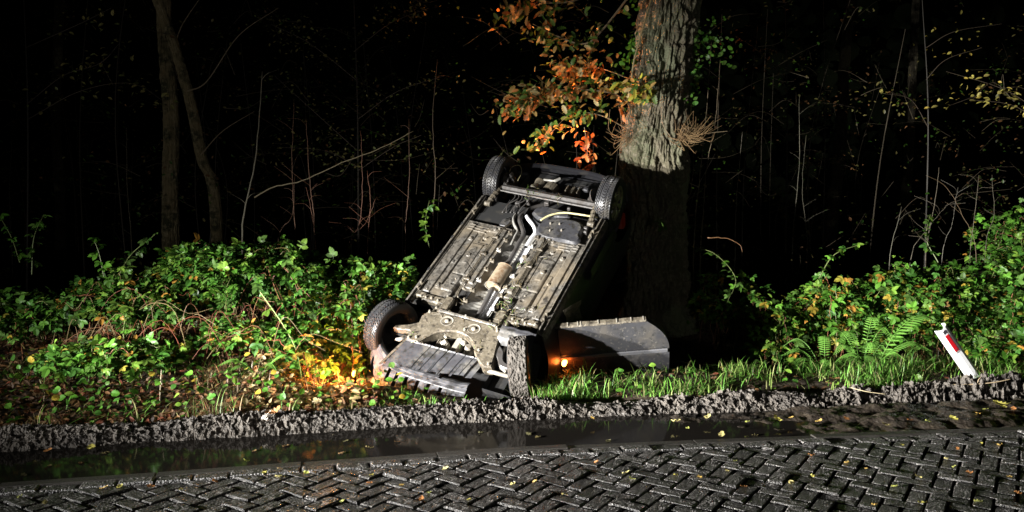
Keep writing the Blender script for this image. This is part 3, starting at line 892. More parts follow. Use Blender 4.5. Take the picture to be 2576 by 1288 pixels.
# --- undertray: ribbed black plastic
xs = np.linspace(0, 1, 120); tv = np.linspace(0, 1, 26)
m = MB(); V = []
for a in xs:
    top_ = np.array([-.445 + .842 * a, -1.375 + .015 * a]); bot = np.array([-.545 + .875 * a, -1.715 + .175 * a])
    bot[1] += -.025 * (abs(((a * 7.0) % 1) - .5) < .12 and .25 < a < .8)
    for t in tv:
        p = top_ + (bot - top_) * t
        g_ = ((a * 9 + .18) % 1); groove = -.010 * (g_ < .10) if .24 < a < .95 else 0
        z = .040 - .03 * t + groove + .008 * (t < .04) - .02 * t * t
        if a > .93: z -= .03
        V.append((p[0], p[1], z + .002 * math.sin(a * 30 + t * 9)))
m.grid(np.array(V), len(xs), len(tv)); tray = m.build('undertray', M['plastic'], car, False)
m = MB(); V2 = []
for t in np.linspace(0, 1, 12):
    p = np.array([-.445, -1.37]) + (np.array([-.56, -1.70]) - np.array([-.445, -1.37])) * t
    for d, z in ((0, .042 - .05 * t), (-.018, .05 - .05 * t), (-.04, -.05)): V2.append((p[0] + d, p[1] - d * .3, z))
m.grid(np.array(V2), 12, 3); m.build('tray_edge', M['muddy'], tray)
# --- front bumper, torn off its mounts, slots cut right through
xs = np.linspace(-.80, .36, 130)
prof = [(.06, -.035), (.03, -.012), (.0, .0), (-.03, -.004), (-.032, -.020), (-.062, -.022), (-.07, -.028), (-.16, -.060), (-.195, -.08), (-.225, -.14), (-.235, -.22), (-.23, -.32), (-.2, -.40)]
V = []; np_ = len(prof)
for x in xs:
    sw = .30 * (abs(x) / .80) ** 4.0 if x < 0 else .10 * (x / .66) ** 3
    for i, (dy, z) in enumerate(prof):
        dd = dy * (1 - .25 * (abs(x) / .8) ** 4)
        V.append((x * (1 + .03 * (i > 8)), -1.665 + sw + dd, z + .004 * math.sin(x * 40) * (i < 3) - .02 * max(x, 0)))
m = MB(); m.V.append(np.array(V)); m.C.append(np.ones((len(V), 3)))
for i in range(len(xs) - 1):
    for j in range(np_ - 1):
        xm = xs[i]
        if j in (6, 7) and any(abs(xm - q) < .018 for q in (-.46, -.36, -.26, -.13, -.01, .11)): continue
        if j in (0, 1) and any(abs(xm - q) < .014 for q in (-.52, -.34, .06)): continue
        m.L.append(np.array([i * np_ + j, (i + 1) * np_ + j, (i + 1) * np_ + j + 1, i * np_ + j + 1])); m.S.append(4)
m.n = len(V)
m.build('front_bumper', M['bumper'], car, False)
m = MB(); V = []
for t in np.linspace(0, 1, 14):
    for r in (0, 1):
        V.append((-.815 - .02 * math.sin(t * 3) - .004 * r, -1.40 - .34 * t + .06 * t * t, -.03 - .36 * t * t - .05 * r))
m.grid(np.array(V), 14, 2); m.build('bumper_edge', M['black'], car)
# lamps: indicator in the front corner, side repeater on the wing
m = MB(); V = []; F = []
for i, (r, d) in enumerate(((.0, .012), (.03, .010), (.05, 0), (.052, -.02))):
    for a in np.linspace(0, 2 * math.pi, 16, endpoint=False): V.append((-.74 - .03 * math.cos(a) * r / .05, -1.64 + r * math.cos(a) - d * 2, -.42 + r * 1.3 * math.sin(a)))
for i in range(3):
    for j in range(16): F.append((i * 16 + j, i * 16 + (j + 1) % 16, i * 16 + 16 + (j + 1) % 16, i * 16 + 16 + j))
m.add(V, F); m.build('indicator_lamp', M['amber2'], car)
m = MB(); m.box(.885, .925, -.775, -.705, -.530, -.470, .012); m.build('side_repeater', M['amber'], car)
m = MB(); m.box(-.66, -.38, -1.78, -1.70, -.62, -.48, .02); m.box(.38, .66, -1.76, -1.68, -.62, -.48, .02); m.build('headlamp', M['glass'], car)
def plamp(p, watt, colr, r=.03):
    d = bpy.data.lights.new('lamp_glow', 'POINT'); d.energy = watt; d.color = colr; d.shadow_soft_size = r
    o = bpy.data.objects.new('lamp_glow', d); o.location = p; col.objects.link(o); o.parent = car
plamp(tuple((np.array([-1.62, 7.42, .15]) - CAR_T) @ CAR_R), 80, (1.0, .36, .09), .05)
plamp((.960, -.74, -.50), .6, (1.0, .12, .01), .02)
sl = bpy.data.lights.new('lamp_glow', 'SPOT'); sl.energy = 700; sl.color = (1.0, .30, .09); sl.spot_size = math.radians(120); sl.spot_blend = 1.0; sl.shadow_soft_size = .05
slo = bpy.data.objects.new('lamp_glow', sl); col.objects.link(slo); slo.parent = car; slo.location = (-.42, 1.90, -.60)
slo.rotation_euler = Vector((-.10, .62, .62)).to_track_quat('-Z', 'Y').to_euler()

# --- wheel cover liner beside the right front wheel
m = MB(); V = []
for i, a in enumerate(np.linspace(-.3, 1.9, 20)):
    for x in np.linspace(.40, .76, 12):
        V.append((x, -1.08 + .15 * math.sin(a) + .006 * math.sin(x * 40), -.06 + .17 * math.cos(a - .8) + .004 * math.sin(a * 14)))
m.grid(np.array(V), 20, 12); m.build('splash_guard', M['plastic'], car, True)

# --- wheels
TR, TW = .300, .092
def tyre_mesh(name, mud=0.0):
    th = np.linspace(0, 2 * math.pi, 330, endpoint=False)
    prof = [(-.070, .195), (-.086, .205), (-.095, .232), (-.096, .258), (-.091, .280), (-.084, .290)]
    xs_ = np.linspace(-.078, .078, 25)
    full = prof + [(x, None) for x in xs_] + [(-x, r) for x, r in prof[::-1]]
    T, K = np.meshgrid(th, np.arange(len(full)), indexing='ij')
    X = np.array([f[0] for f in full])[K]; Rr = np.array([f[1] if f[1] else 0 for f in full])[K]
    tread = np.array([f[1] is None for f in full])[K]
    crown = TR - .010 * (np.abs(X) / .078) ** 3
    ph = ((T * TR + np.abs(X) * 1.15) / (2 * math.pi * TR / 54)) % 1
    gro = (ph < .26) * (np.abs(X) > .006) + (np.abs(np.abs(X) - .036) < .004)
    RR = np.where(tread, crown - .010 * np.clip(gro, 0, 1), Rr)
    if mud:
        RR = np.where(tread, TR + .004 + mud * fbm(T * 12, X * 60, o=4) , RR)
    V = np.stack([X, RR * np.cos(T), RR * np.sin(T)], -1).reshape(-1, 3)
    m = MB(); nv = len(full)
    m.grid(V, len(th), nv, None, True)
    return m.mesh(name, False)
tyre_me = tyre_mesh('tyre'); tyre_me.materials.append(M['rubber']); tyre_me.materials.append(M['wall'])
mudtyre_me = tyre_mesh('tyre', .010); mudtyre_me.materials.append(M['rubbermud']); mudtyre_me.materials.append(M['wall'])
nvp = 37
for me in (tyre_me, mudtyre_me):
    idx = (np.arange(len(me.polygons)) % (nvp - 1)); me.polygons.foreach_set('material_index', np.where((idx < 5) | (idx > 30), 1, 0).astype(np.int32))
def rim_mesh():
    m = MB()
    th = np.linspace(0, 2 * math.pi, 48, endpoint=False)
    for pr in ([(.062, .180), (.07, .185), (.078, .200), (.074, .206)],):
        V = [(x, r * math.cos(t), r * math.sin(t)) for t in th for x, r in pr]
        m.grid(np.array(V), 48, len(pr), None, True)
    for k in range(7):
        a0 = k * 2 * math.pi / 7
        for s_ in (-1, 1):
            a1 = a0 + s_ * .13
            p0 = np.array([.062, .04 * math.cos(a0), .04 * math.sin(a0)]); p1 = np.array([.066, .192 * math.cos(a1), .192 * math.sin(a1)])
            m.tube([p0, (p0 + p1) / 2 + np.array([.008, 0, 0]), p1], [.016, .012, .012], 6)
    m.cyl((.03, 0, 0), (.072, 0, 0), .055, .045, 16)
    return m.mesh('rim', True)
rim_me = rim_mesh(); rim_me.materials.append(M['rim'])
dm = MB(); 
V = [(.02 - .02 * (r > .1), r * math.cos(t), r * math.sin(t)) for t in np.linspace(0, 2 * math.pi, 40, endpoint=False) for r in (.03, .08, .13, .168)]
dm.grid(np.array(V), 40, 4, None, True); dm.cyl((-.06, 0, 0), (.03, 0, 0), .055, .06, 16)
disc_me = dm.mesh('brake_disc'); disc_me.materials.append(M['void'])
bmh = MB(); prb = [(-.074, .206), (-.078, .198), (-.074, .190), (-.05, .182), (.03, .172), (.064, .182)]
bmh.grid(np.array([(x, r * math.cos(t), r * math.sin(t)) for t in np.linspace(0, 2 * math.pi, 48, endpoint=False) for x, r in prb]), 48, len(prb), None, True)
barrel_me = bmh.mesh('wheel_barrel', True); barrel_me.materials.append(M['black'])
def wheel(x, y, z, steer, camber, tyre, side):
    w = empty('wheel'); w.parent = car
    w.location = (x, y, z)
    w.rotation_euler = (0, camber, steer if side > 0 else math.pi + steer)
    obj('tyre', tyre, None, w); obj('rim', rim_me, None, w); obj('wheel_barrel', barrel_me, None, w); obj('brake_disc', disc_me, None, w)
wheel(-.735, -1.24, -.05, math.radians(-14), math.radians(6), tyre_me, -1)
wheel(.70, -1.25, -.09, math.radians(24), 0, mudtyre_me, 1)
wheel(-.70, 1.245, -.02, 0, 0, tyre_me, -1)
wheel(.70, 1.235, -.02, 0, 0, tyre_me, 1)

# --- right front door standing open
door = empty('front_door'); door.parent = car
door.location = (.83, -.655, -.115); door.rotation_euler = (0, 0, -math.radians(65))
# door frame: local y along the door, local x outward, z as car
LD = 1.08
def dlen(z): return LD
V = []; ny, nz = 40, 20
for i in range(ny):
    for k in range(nz):
        t, s_ = i / (ny - 1), k / (nz - 1)
        # rounded rear lower corner
        z = -.86 * s_
        yl = t * (LD - .20 * (1 - min(1, (s_ / .40))) ** 2.4)
        x = .085 * math.sin(min(1, s_ * 1.15) * math.pi * .75)
        x += -.010 * (abs(s_ - .40) < .028) 
        V.append((x, yl, z))
m = MB(); m.grid(np.array(V), ny, nz)
Vb = [(x - .055, y, z) for x, y, z in V]
m.grid(np.array(Vb), ny, nz)
rim1 = [0 * nz + k for k in range(nz - 1, -1, -1)] + [i * nz for i in range(1, ny)] + [(ny - 1) * nz + k for k in range(1, nz)]
A = np.array(V)[rim1]; B = np.array(Vb)[rim1]
m.grid(np.stack([A, B], 1).reshape(-1, 3), len(rim1), 2)
m.build('door_skin', M['doorpaint'], door, False)
m = MB(); V = []
for y in np.linspace(.0, LD - .02, 30):
    for x, z in ((.082, -.33), (.094, -.335), (.096, -.37), (.084, -.38)): V.append((x, y, z + .01))
m.grid(np.array(V), 30, 4); m.build('side_moulding', M['bumper'], door)
m = MB(); V = []
for y in np.linspace(-.02, LD * .80, 30):
    for x, z in ((-.062, .002), (-.060, .016), (-.020, .018), (-.002, .006)): V.append((x, y, z + .003 * math.sin(y * 30)))
m.grid(np.array(V), 30, 4); wt = m.build('weather_strip', M['muddy'], door)
for y in (.10, .20, .23, .40, .58, .72, .84):
    m = MB(); m.box(-.058, -.012, y - .005, y + .005, .014, .026); m.build('strip_clip', M['cast'], wt)
m = MB(); V = []
for i in range(16):
    t = i / 15; 
    for s_ in (0, 1): V.append((-.02 - .10 * s_, .12 + .80 * t, -.86 - .42 * s_ * math.sin(math.pi * (.15 + .75 * t))))
m.grid(np.array(V), 16, 2); m.build('door_glass', M['glass'], door)
# rear door edge and trim strip hanging beside the sill
m = MB(); V = []
for i, t in enumerate(np.linspace(0, 1, 12)):
    for s_ in (0, 1, 2): V.append((.84 + .05 * s_ + .02 * math.sin(t * 5 + s_), -.52 + .10 * s_ + .05 * t, .02 - .42 * t + .012 * math.sin(s_ * 2 + t * 6)))
m.grid(np.array(V), 12, 3); m.build('hanging_trim', M['muddy'], car, True)
m = MB(); V = []
yy = np.linspace(.15, .86, 12)
for y in yy:
    for s_ in np.linspace(0, 1, 5): V.append((.865 + .03 * math.sin(s_ * 3), y + .05 * s_, -.06 - .20 * s_))
m.grid(np.array(V), 12, 5); m.build('rear_door_sill_skin', M['paint'], car, True)
# grass and soil torn up and left hanging on the underside
m = MB(); r_ = random.Random(5)
for (cx_, cy_, n_, sp) in ((.36, -.82, 60, .10), (.30, -.62, 22, .05), (.26, -.34, 16, .04), (.25, -.05, 14, .04), (.52, -.92, 26, .08), (-.36, -1.36, 18, .06), (.25, -1.25, 16, .05), (-.05, -1.05, 12, .12), (.14, 1.06, 14, .04), (-.22, 1.05, 22, .05), (.34, .1, 8, .05), (.62, -.60, 8, .03)):
    for k in range(int(n_ * .6)):
        p = np.array([cx_ + r_.gauss(0, sp), cy_ + r_.gauss(0, sp), .05]); a = r_.uniform(0, 6.28); l = r_.uniform(.03, .10)
        q = p + np.array([math.cos(a) * l * .5, math.sin(a) * l * .5, r_.uniform(.0, .03)]); s2 = p + np.array([math.cos(a + .5) * l, math.sin(a + .5) * l, r_.uniform(-.03, .02)])
        c = r_.choice([(.09, .15, .03), (.10, .09, .04), (.13, .105, .05), (.10, .075, .04), (.11, .09, .055)])
        m.tube([p, q, s2], [.0035, .003, .0012], 4, c, False)
tag(m.build('caught_grass', M['grass'], car), kind='stuff')
# ------------------------------------------------------------------ plants: templates
def leaflet(L, W, fold=.25, droop=.2, n=4):
    """pointed oval leaf along +y, base at origin; returns verts, tri/quad faces (as quads array)"""
    V = []
    for i in range(n + 1):
        t = i / n
        w = W * .5 * math.sin(math.pi * min(1, t * .92 + .05)) ** .8 * (1 if t < 1 else .0)
        z = -droop * L * t * t
        for s_ in (-1, 0, 1):
            V.append((s_ * w, t * L, z + abs(s_) * fold * w))
    F = []
    for i in range(n):
        for s_ in (0, 1):
            F.append((i * 3 + s_, i * 3 + s_ + 1, i * 3 + 3 + s_ + 1, i * 3 + 3 + s_))
    return np.array(V), np.array(F)
def rotz(V, a):
    c, s_ = math.cos(a), math.sin(a)
    return V @ np.array([[c, s_, 0], [-s_, c, 0], [0, 0, 1]])
def merge(parts):
    V = []; F = []; n = 0
    for v, f in parts:
        V.append(v); F.append(f + n); n += len(v)
    return np.concatenate(V), np.concatenate(F)
def trifoliate(S):
    a = leaflet(S, S * .66); b = leaflet(S * .82, S * .56)
    st = np.array([0, S * .35, 0])
    return merge([(a[0] + st + np.array([0, S * .12, 0]), a[1]), (rotz(b[0], 1.15) + st, b[1]), (rotz(b[0], -1.15) + st, b[1]),
                  (np.array([(-.002, 0, 0), (.002, 0, 0), (.002, S * .48, 0), (-.002, S * .48, 0)]), np.array([[0, 1, 2, 3]]))])
def oakleaf(L):
    """lobed oak leaf"""
    n = 10; V = []
    for i in range(n + 1):
        t = i / n
        w = L * .30 * (math.sin(math.pi * (t * .86 + .04)) ** .7) * (1.0 if i % 2 else .62) * (1 if i < n else .2)
        for s_ in (-1, 0, 1):
            V.append((s_ * w, t * L, -.25 * L * t * t + abs(s_) * .22 * w))
    F = [(i * 3 + s_, i * 3 + s_ + 1, i * 3 + 4 + s_, i * 3 + 3 + s_) for i in range(n) for s_ in (0, 1)]
    return np.array(V), np.array(F)
TRI = trifoliate(.068)
OAK = oakleaf(.10)
OVAL = leaflet(.06, .036)
IVY = (lambda v, f: (v * np.array([1.5, .9, 1]), f))(*leaflet(.065, .055, .15, .1))

def rot_mats(fwd, up):
    """rows: matrices with columns (x, y=fwd, z~up)"""
    f = fwd / np.maximum(np.linalg.norm(fwd, axis=1), 1e-9)[:, None]
    x = np.cross(f, up); x /= np.maximum(np.linalg.norm(x, axis=1), 1e-9)[:, None]
    z = np.cross(x, f)
    return np.stack([x, f, z], -1)
def scatter(mb, tpl, pos, fwd, up, scale, cols):
    V0, F0 = tpl; N = len(pos); k = len(V0)
    R = rot_mats(np.asarray(fwd, float), np.asarray(up, float))
    V = np.einsum('nij,kj->nki', R, V0) * np.asarray(scale)[:, None, None] + np.asarray(pos)[:, None, :]
    F = (F0[None] + (np.arange(N) * k)[:, None, None]).reshape(-1, F0.shape[1])
    mb.addn(V.reshape(-1, 3), F, np.repeat(np.asarray(cols), k, 0))
GREENS = np.array([(.046, .132, .013), (.066, .168, .018), (.034, .102, .014), (.105, .190, .024), (.058, .118, .022)])
YELLOWS = np.array([(.30, .22, .03), (.22, .20, .03), (.33, .17, .03)])
BROWNS = np.array([(.17, .085, .035), (.22, .11, .045), (.13, .075, .04), (.27, .15, .06), (.20, .06, .03), (.10, .06, .035)])
def pick(pal, n, r, var=.25):
    c = pal[r.integers(0, len(pal), n)]
    return np.clip(c * (1 + var * r.standard_normal((n, 1))), .004, .8)

def leaf_objects(parent, tpl, pos, fwd, up, scale, cols, mat, name='leaf', nvar=6):
    """separate leaf pieces that share a handful of meshes"""
    R = rot_mats(np.asarray(fwd, float), np.asarray(up, float))
    mes = []
    for v in range(nvar):
        c = cols[v * len(cols) // nvar]
        m = MB(); m.addn(tpl[0], tpl[1], c); me = m.mesh(name); me.materials.append(mat); mes.append(me)
    for i in range(len(pos)):
        o = obj(name, mes[i % nvar], None, parent)
        Mt = Matrix([[*(R[i][0] * scale[i]), pos[i][0]], [*(R[i][1] * scale[i]), pos[i][1]], [*(R[i][2] * scale[i]), pos[i][2]], [0, 0, 0, 1]])
        o.matrix_local = Mt

def inside_car(P, pad=.04):
    q = (np.asarray(P) - CAR_T) @ CAR_R
    return (np.abs(q[:, 0]) < .84 + pad) & (q[:, 1] > -1.95) & (q[:, 1] < 1.85) & (q[:, 2] > -1.35) & (q[:, 2] < .10 + pad)

def bramble(name, label, cx_, cy_, rx, ry, zt, ncane, nleaf, nsep, seed, yellow=.06, group=None, stemc=None, tpl=TRI, cat='bramble', ls=1.0, pal=GREENS):
    """thicket of arching canes; leaves along the canes, dense on the upper outside"""
    r = np.random.default_rng(seed); nleaf = int(nleaf * 1.7)
    z0 = float(gz(np.array(cx_), np.array(cy_)))
    root = empty(name, (cx_, cy_, z0)); tag(root, label, cat, group)
    canes = MB(); lp = []; lf = []
    H = zt - z0
    for k in range(ncane):
        a = r.uniform(0, 2 * math.pi); reach = r.uniform(.45, 1.05)
        bx_, by_ = r.normal(0, .22) * rx, r.normal(0, .22) * ry
        ex_, ey_ = math.cos(a) * rx * reach, math.sin(a) * ry * reach
        top_ = H * r.uniform(.55, 1.02) * (1 - .30 * reach ** 2)
        endz = top_ * r.uniform(.25, .9)
        P = spline([(bx_, by_, 0), (bx_ * .6 + ex_ * .3, by_ * .6 + ey_ * .3, top_ * .72), (ex_ * .7, ey_ * .7, top_), (ex_ * 1.05, ey_ * 1.05, endz)], 7)
        P = P + r.normal(0, .010, P.shape)
        c = (stemc or [(.16, .055, .03), (.20, .085, .04), (.13, .10, .03), (.12, .14, .04)])[r.integers(0, 4)]
        canes.tube(P, np.linspace(.0055, .0022, len(P)), 5, c, False)
        lp.append(P[5:]); lf.append(np.gradient(P, axis=0)[5:])
    lp = np.concatenate(lp); lf = np.concatenate(lf)
    i = r.integers(0, len(lp), nleaf)
    pos = lp[i] + r.normal(0, .055, (nleaf, 3)) * np.array([1, 1, .7])
    # a second set on the outer dome closes the cover
    nd = nleaf // 2
    th = r.uniform(0, 2 * math.pi, nd); ph = np.arccos(r.uniform(.0, 1, nd))
    dome = np.stack([rx * np.sin(ph) * np.cos(th), ry * np.sin(ph) * np.sin(th), H * (.40 + .58 * np.cos(ph) ** .8)], -1)
    dome *= (.86 + .18 * fbm(dome[:, 0] * 2.6 + seed, dome[:, 1] * 2.6, dome[:, 2] * 2.6, 3))[:, None]
    keep = fbm(dome[:, 0] * 3 + seed * 3, dome[:, 1] * 3, dome[:, 2] * 3, 2) > -.25
    pos = np.concatenate([pos, dome[keep]])
    n = len(pos)
    W = pos + np.array([cx_, cy_, z0]); ok = ~inside_car(W) & (W[:, 2] > gz(W[:, 0], W[:, 1]) + .01)
    pos = pos[ok]; n = len(pos)
    out = pos / np.array([rx, ry, H]); 
    fwd = out * np.array([1, 1, .2]) + r.normal(0, .7, (n, 3)); fwd[:, 2] -= .15
    up = np.stack([r.normal(0, .35, n), r.normal(-.35, .35, n), np.full(n, .85)], -1)
    sc = (.45 + .95 * r.random(n) ** 1.8) * ls
    cols = pick(pal, n, r); ye = r.random(n) < yellow; cols[ye] = pick(YELLOWS, ye.sum(), r)
    # nearest to the camera: separate pieces
    W = pos + np.array([cx_, cy_, z0]); d = np.linalg.norm(W - np.array([0, 0, CAM_H]), axis=1)
    order = np.argsort(d - .5 * W[:, 2]); sep = np.zeros(n, bool); sep[order[:nsep * 3:3]] = True
    canes.build('canes', M['stem'], root)
    m = MB(); scatter(m, tpl, pos[~sep], fwd[~sep], up[~sep], sc[~sep], cols[~sep]); tag(m.build('foliage', M['leaf'], root), kind='stuff')
    leaf_objects(root, tpl, pos[sep], fwd[sep], up[sep], sc[sep], cols[sep], M['leaf'])
    return root

# brambles on the left, one clump after another from the car to the frame edge
G1 = 'bramble clumps left of the car'
bramble('bramble_bush', 'tall green bramble mound, highest of the thicket, below the pale slanting stem', -2.85, 8.35, 1.0, .62, 1.47, 60, 1500, 110, 11, .04, G1)
bramble('bramble_bush', 'bright green bramble clump between the tall mound and the front wheel of the car', -1.78, 8.30, .62, .50, 1.16, 46, 950, 90, 12, .07, G1)
bramble('bramble_bush', 'green bramble shoots pressed against the left flank of the car', -1.42, 8.62, .42, .40, 1.50, 36, 900, 80, 13, .07, G1)
bramble('bramble_bush', 'darker green bramble clump sloping down left of the tall mound', -3.85, 7.95, .72, .55, 1.10, 44, 900, 80, 14, .05, G1)
bramble('bramble_bush', 'dim bramble clump at the left frame edge', -4.75, 7.7, .60, .55, .92, 34, 520, 50, 15, .05, G1)
bramble('bramble_bush', 'low trailing bramble with bare red canes in front of the tall mound', -2.45, 7.72, .72, .38, .66, 30, 240, 60, 16, .10, G1, stemc=[(.22, .06, .03), (.24, .10, .04), (.18, .05, .03), (.2, .12, .05)])
bramble('bramble_bush', 'low leafy bramble near the puddle at the left, half in the dark', -3.65, 7.15, .70, .40, .55, 36, 380, 70, 17, .10, G1)
bramble('bramble_bush', 'yellowing low bramble beside the glowing front lamp', -2.05, 7.62, .36, .28, .42, 26, 120, 50, 18, .35, G1, stemc=[(.22, .06, .03), (.24, .10, .04), (.18, .05, .03), (.2, .12, .05)])
bramble('bramble_bush', 'sparse bramble shoots behind the thicket, in front of the reddish stems', -2.0, 9.3, .95, .45, 1.18, 26, 420, 30, 19, .05, G1)
G2 = 'bramble clumps right of the car'
bramble('bramble_bush', 'dense bright bramble behind the leaning post', 4.75, 9.15, .95, .60, 1.20, 56, 1250, 100, 21, .06, G2)
bramble('bramble_bush', 'bramble clump behind the ferns with arching canes', 3.72, 9.25, .58, .45, .98, 40, 560, 80, 22, .09, G2)
bramble('bramble_bush', 'bright bramble reaching out of the right frame edge', 5.75, 8.95, .75, .60, 1.28, 44, 950, 80, 23, .05, G2)
bramble('bramble_bush', 'small bramble sprig with pale leaves at the edge of the car shadow', 2.98, 9.0, .34, .30, .72, 18, 150, 50, 24, .06, G2)
bramble('bramble_bush', 'low dark bramble under the right thicket beyond the post', 5.35, 8.35, .55, .40, .50, 30, 320, 60, 25, .12, G2)
bramble('bramble_bush', 'sparse bramble sprigs in the dark right of the oak', 2.75, 10.2, .55, .45, 1.05, 20, 190, 30, 26, .10, G2)
bramble('dark_shrub', 'dark green shrub at the right frame edge above the brambles', 6.95, 10.6, .95, .8, 1.95, 40, 900, 60, 27, .02, None, cat='shrub', ls=.9)

# upright trailing shoots standing out of the thicket
def shoot(label, path, nl, seed, sc=1.0, cat='shoot', group=None, stemc=(.10, .13, .04), pal=GREENS, tpl=TRI, name='leafy_shoot'):
    r = np.random.default_rng(seed); P = spline(path, 10); o0 = P[0].copy(); P = P - o0
    root = empty(name, o0); tag(root, label, cat, group)
    m = MB(); m.tube(P, np.linspace(.006, .002, len(P)), 5, stemc); m.build('stem', M['stem'], root)
    i = np.linspace(len(P) * .15, len(P) - 1, nl).astype(int); pos = P[i] + r.normal(0, .012, (nl, 3))
    fwd = r.normal(0, 1, (nl, 3)); fwd[:, 2] = fwd[:, 2] * .4 - .1; up = np.stack([r.normal(0, .3, nl), r.normal(-.5, .3, nl), np.full(nl, .8)], -1)
    leaf_objects(root, tpl, pos, fwd, up, r.uniform(.6, 1.1, nl) * sc, pick(pal, nl, r), M['leaf'], nvar=3)
    return root
shoot('leafy shoot rising out of the dark at the far left edge', [at(80, 690, 8), at(85, 600, 8), at(110, 540, 8.1)], 16, 31)
shoot('leafy shoot at the frame edge, left of its taller neighbour', [at(50, 660, 8.2), at(30, 600, 8.1), at(0, 545, 8.0)], 12, 32)
shoot('arching leafy shoot bending right at the left thicket', [at(300, 690, 8.1), at(330, 640, 8.1), at(390, 590, 8.2)], 16, 33)
shoot('short leafy sprig standing between the leafy shoots of the left thicket', [at(262, 700, 8), at(250, 640, 8), at(235, 600, 8)], 9, 34, 1.4)
shoot('tall leafy shoot beside the rear left flank of the car', [at(1080, 625, 9.6), at(1070, 560, 9.6), at(1080, 505, 9.7)], 16, 35, 1.2)
shoot('leafy shoot leaning over the car shadow right of the oak', [at(1740, 620, 9.9), at(1800, 640, 9.6), at(1850, 700, 9.3), at(1830, 760, 9.2)], 15, 36, 1.2)
shoot('small green sprig hanging before the shaded oak trunk', [at(1650, 545, 9.6), at(1660, 565, 9.55), at(1662, 585, 9.5)], 4, 37, 1.5)
shoot('leafy shoot climbing among the thin stems at the right', [at(2360, 660, 9.3), at(2330, 600, 9.4), at(2340, 540, 9.5)], 16, 38, 1.1)
shoot('leafy bramble cane arching above the fern', [at(2060, 700, 9.0), at(2100, 640, 8.9), at(2180, 610, 8.9)], 14, 39, 1.1)
shoot('long pale cane dropping through the tall mound to the ground', [at(655, 735, 7.75), at(720, 830, 7.55), at(750, 900, 7.4), at(765, 1000, 7.05)], 6, 40, 1.0, stemc=(.22, .28, .09))
shoot('second pale cane dropping into the litter left of the long one', [at(330, 745, 7.7), at(310, 840, 7.5), at(335, 900, 7.35), at(345, 970, 7.1)], 7, 41, 1.0, stemc=(.2, .24, .09))

# ------------------------------------------------------------------ ferns
def fern(label, p, fronds, seed, group='ferns beside the leaning post'):
    r = np.random.default_rng(seed); root = empty('fern', p); tag(root, label, 'fern', group)
    for (dx, dy, hz, L) in fronds:
        d = np.array([dx, dy, 0.0]); d /= max(np.linalg.norm(d), 1e-6)
        P = spline([(0, 0, 0), d * L * .3 + (0, 0, hz * .7), d * L * .65 + (0, 0, hz), d * L + (0, 0, hz * .75)], 8)
        m = MB(); c = np.clip(np.array((.11, .25, .04)) * (1 + .2 * r.standard_normal()), .01, .5)
        m.tube(P, np.linspace(.004, .0015, len(P)), 4, c * 1.2, False)
        T = np.gradient(P, axis=0); n = 27
        lv, lf = leaflet(1, .17, .1, .15, 3)
        ii = np.linspace(2, len(P) - 1.01, n); pos = np.stack([np.interp(ii, np.arange(len(P)), P[:, k]) for k in range(3)], -1)
        tt = np.stack([np.interp(ii, np.arange(len(P)), T[:, k]) for k in range(3)], -1); tt /= np.linalg.norm(tt, axis=1)[:, None]
        side = np.cross(tt, np.array([0, 0, 1.0])); side /= np.maximum(np.linalg.norm(side, axis=1), 1e-6)[:, None]
        f = np.linspace(0, 1, n); ln = L * .20 * np.sin(math.pi * (f * .9 + .08)) ** .8
        for s_ in (-1, 1):
            fw = side * s_ + tt * .45 + np.array([0, 0, -.15]); up = np.cross(side, tt); up[:, 2] = np.abs(up[:, 2])
            scatter(m, (lv, lf), pos, fw, up, ln, np.tile(c, (n, 1)))
        m.build('frond', M['leaf'], root)
def gp(px, py, Y): 
    p = at(px, py, Y); return (p.x, Y, float(gz(np.array(p.x), np.array(Y))))
fern('spreading bright fern low at the edge of the car shadow', gp(2075, 915, 8.35), [(-.9, -.3, .25, .42), (-1, .1, .32, .45), (-.7, -.7, .2, .36), (-.3, -.8, .26, .36), (-.5, .4, .40, .45), (.3, -.8, .22, .34), (.7, -.5, .25, .40), (1, 0, .28, .42), (.1, .3, .42, .38), (-.85, -.1, .18, .36)], 51)
fern('taller fern between the low fern and the leaning post', gp(2170, 905, 8.55), [(-.5, -.3, .55, .40), (.2, -.5, .60, .42), (.8, -.2, .50, .50), (-.8, .2, .52, .40), (.4, .4, .65, .40), (-.1, -.8, .45, .38), (-.9, -.4, .40, .42)], 52)
fern('fern with one long frond arching towards the top of the post', gp(2195, 945, 8.25), [(.85, .1, .62, .80), (.95, -.2, .36, .56), (.3, -.3, .26, .32), (-.3, -.4, .24, .3)], 53)
fern('small fern at the foot of the right brambles', gp(2260, 885, 8.6), [(-.6, -.6, .3, .34), (.5, -.7, .34, .36), (.9, 0, .3, .36), (-.9, .1, .32, .34)], 54)
fern('lone fern frond tuft in the left undergrowth', gp(655, 960, 7.15), [(-.9, -.3, .22, .36), (-.6, -.6, .18, .30), (.5, -.5, .2, .3), (.9, .1, .24, .32)], 55, 'ferns in the undergrowth')
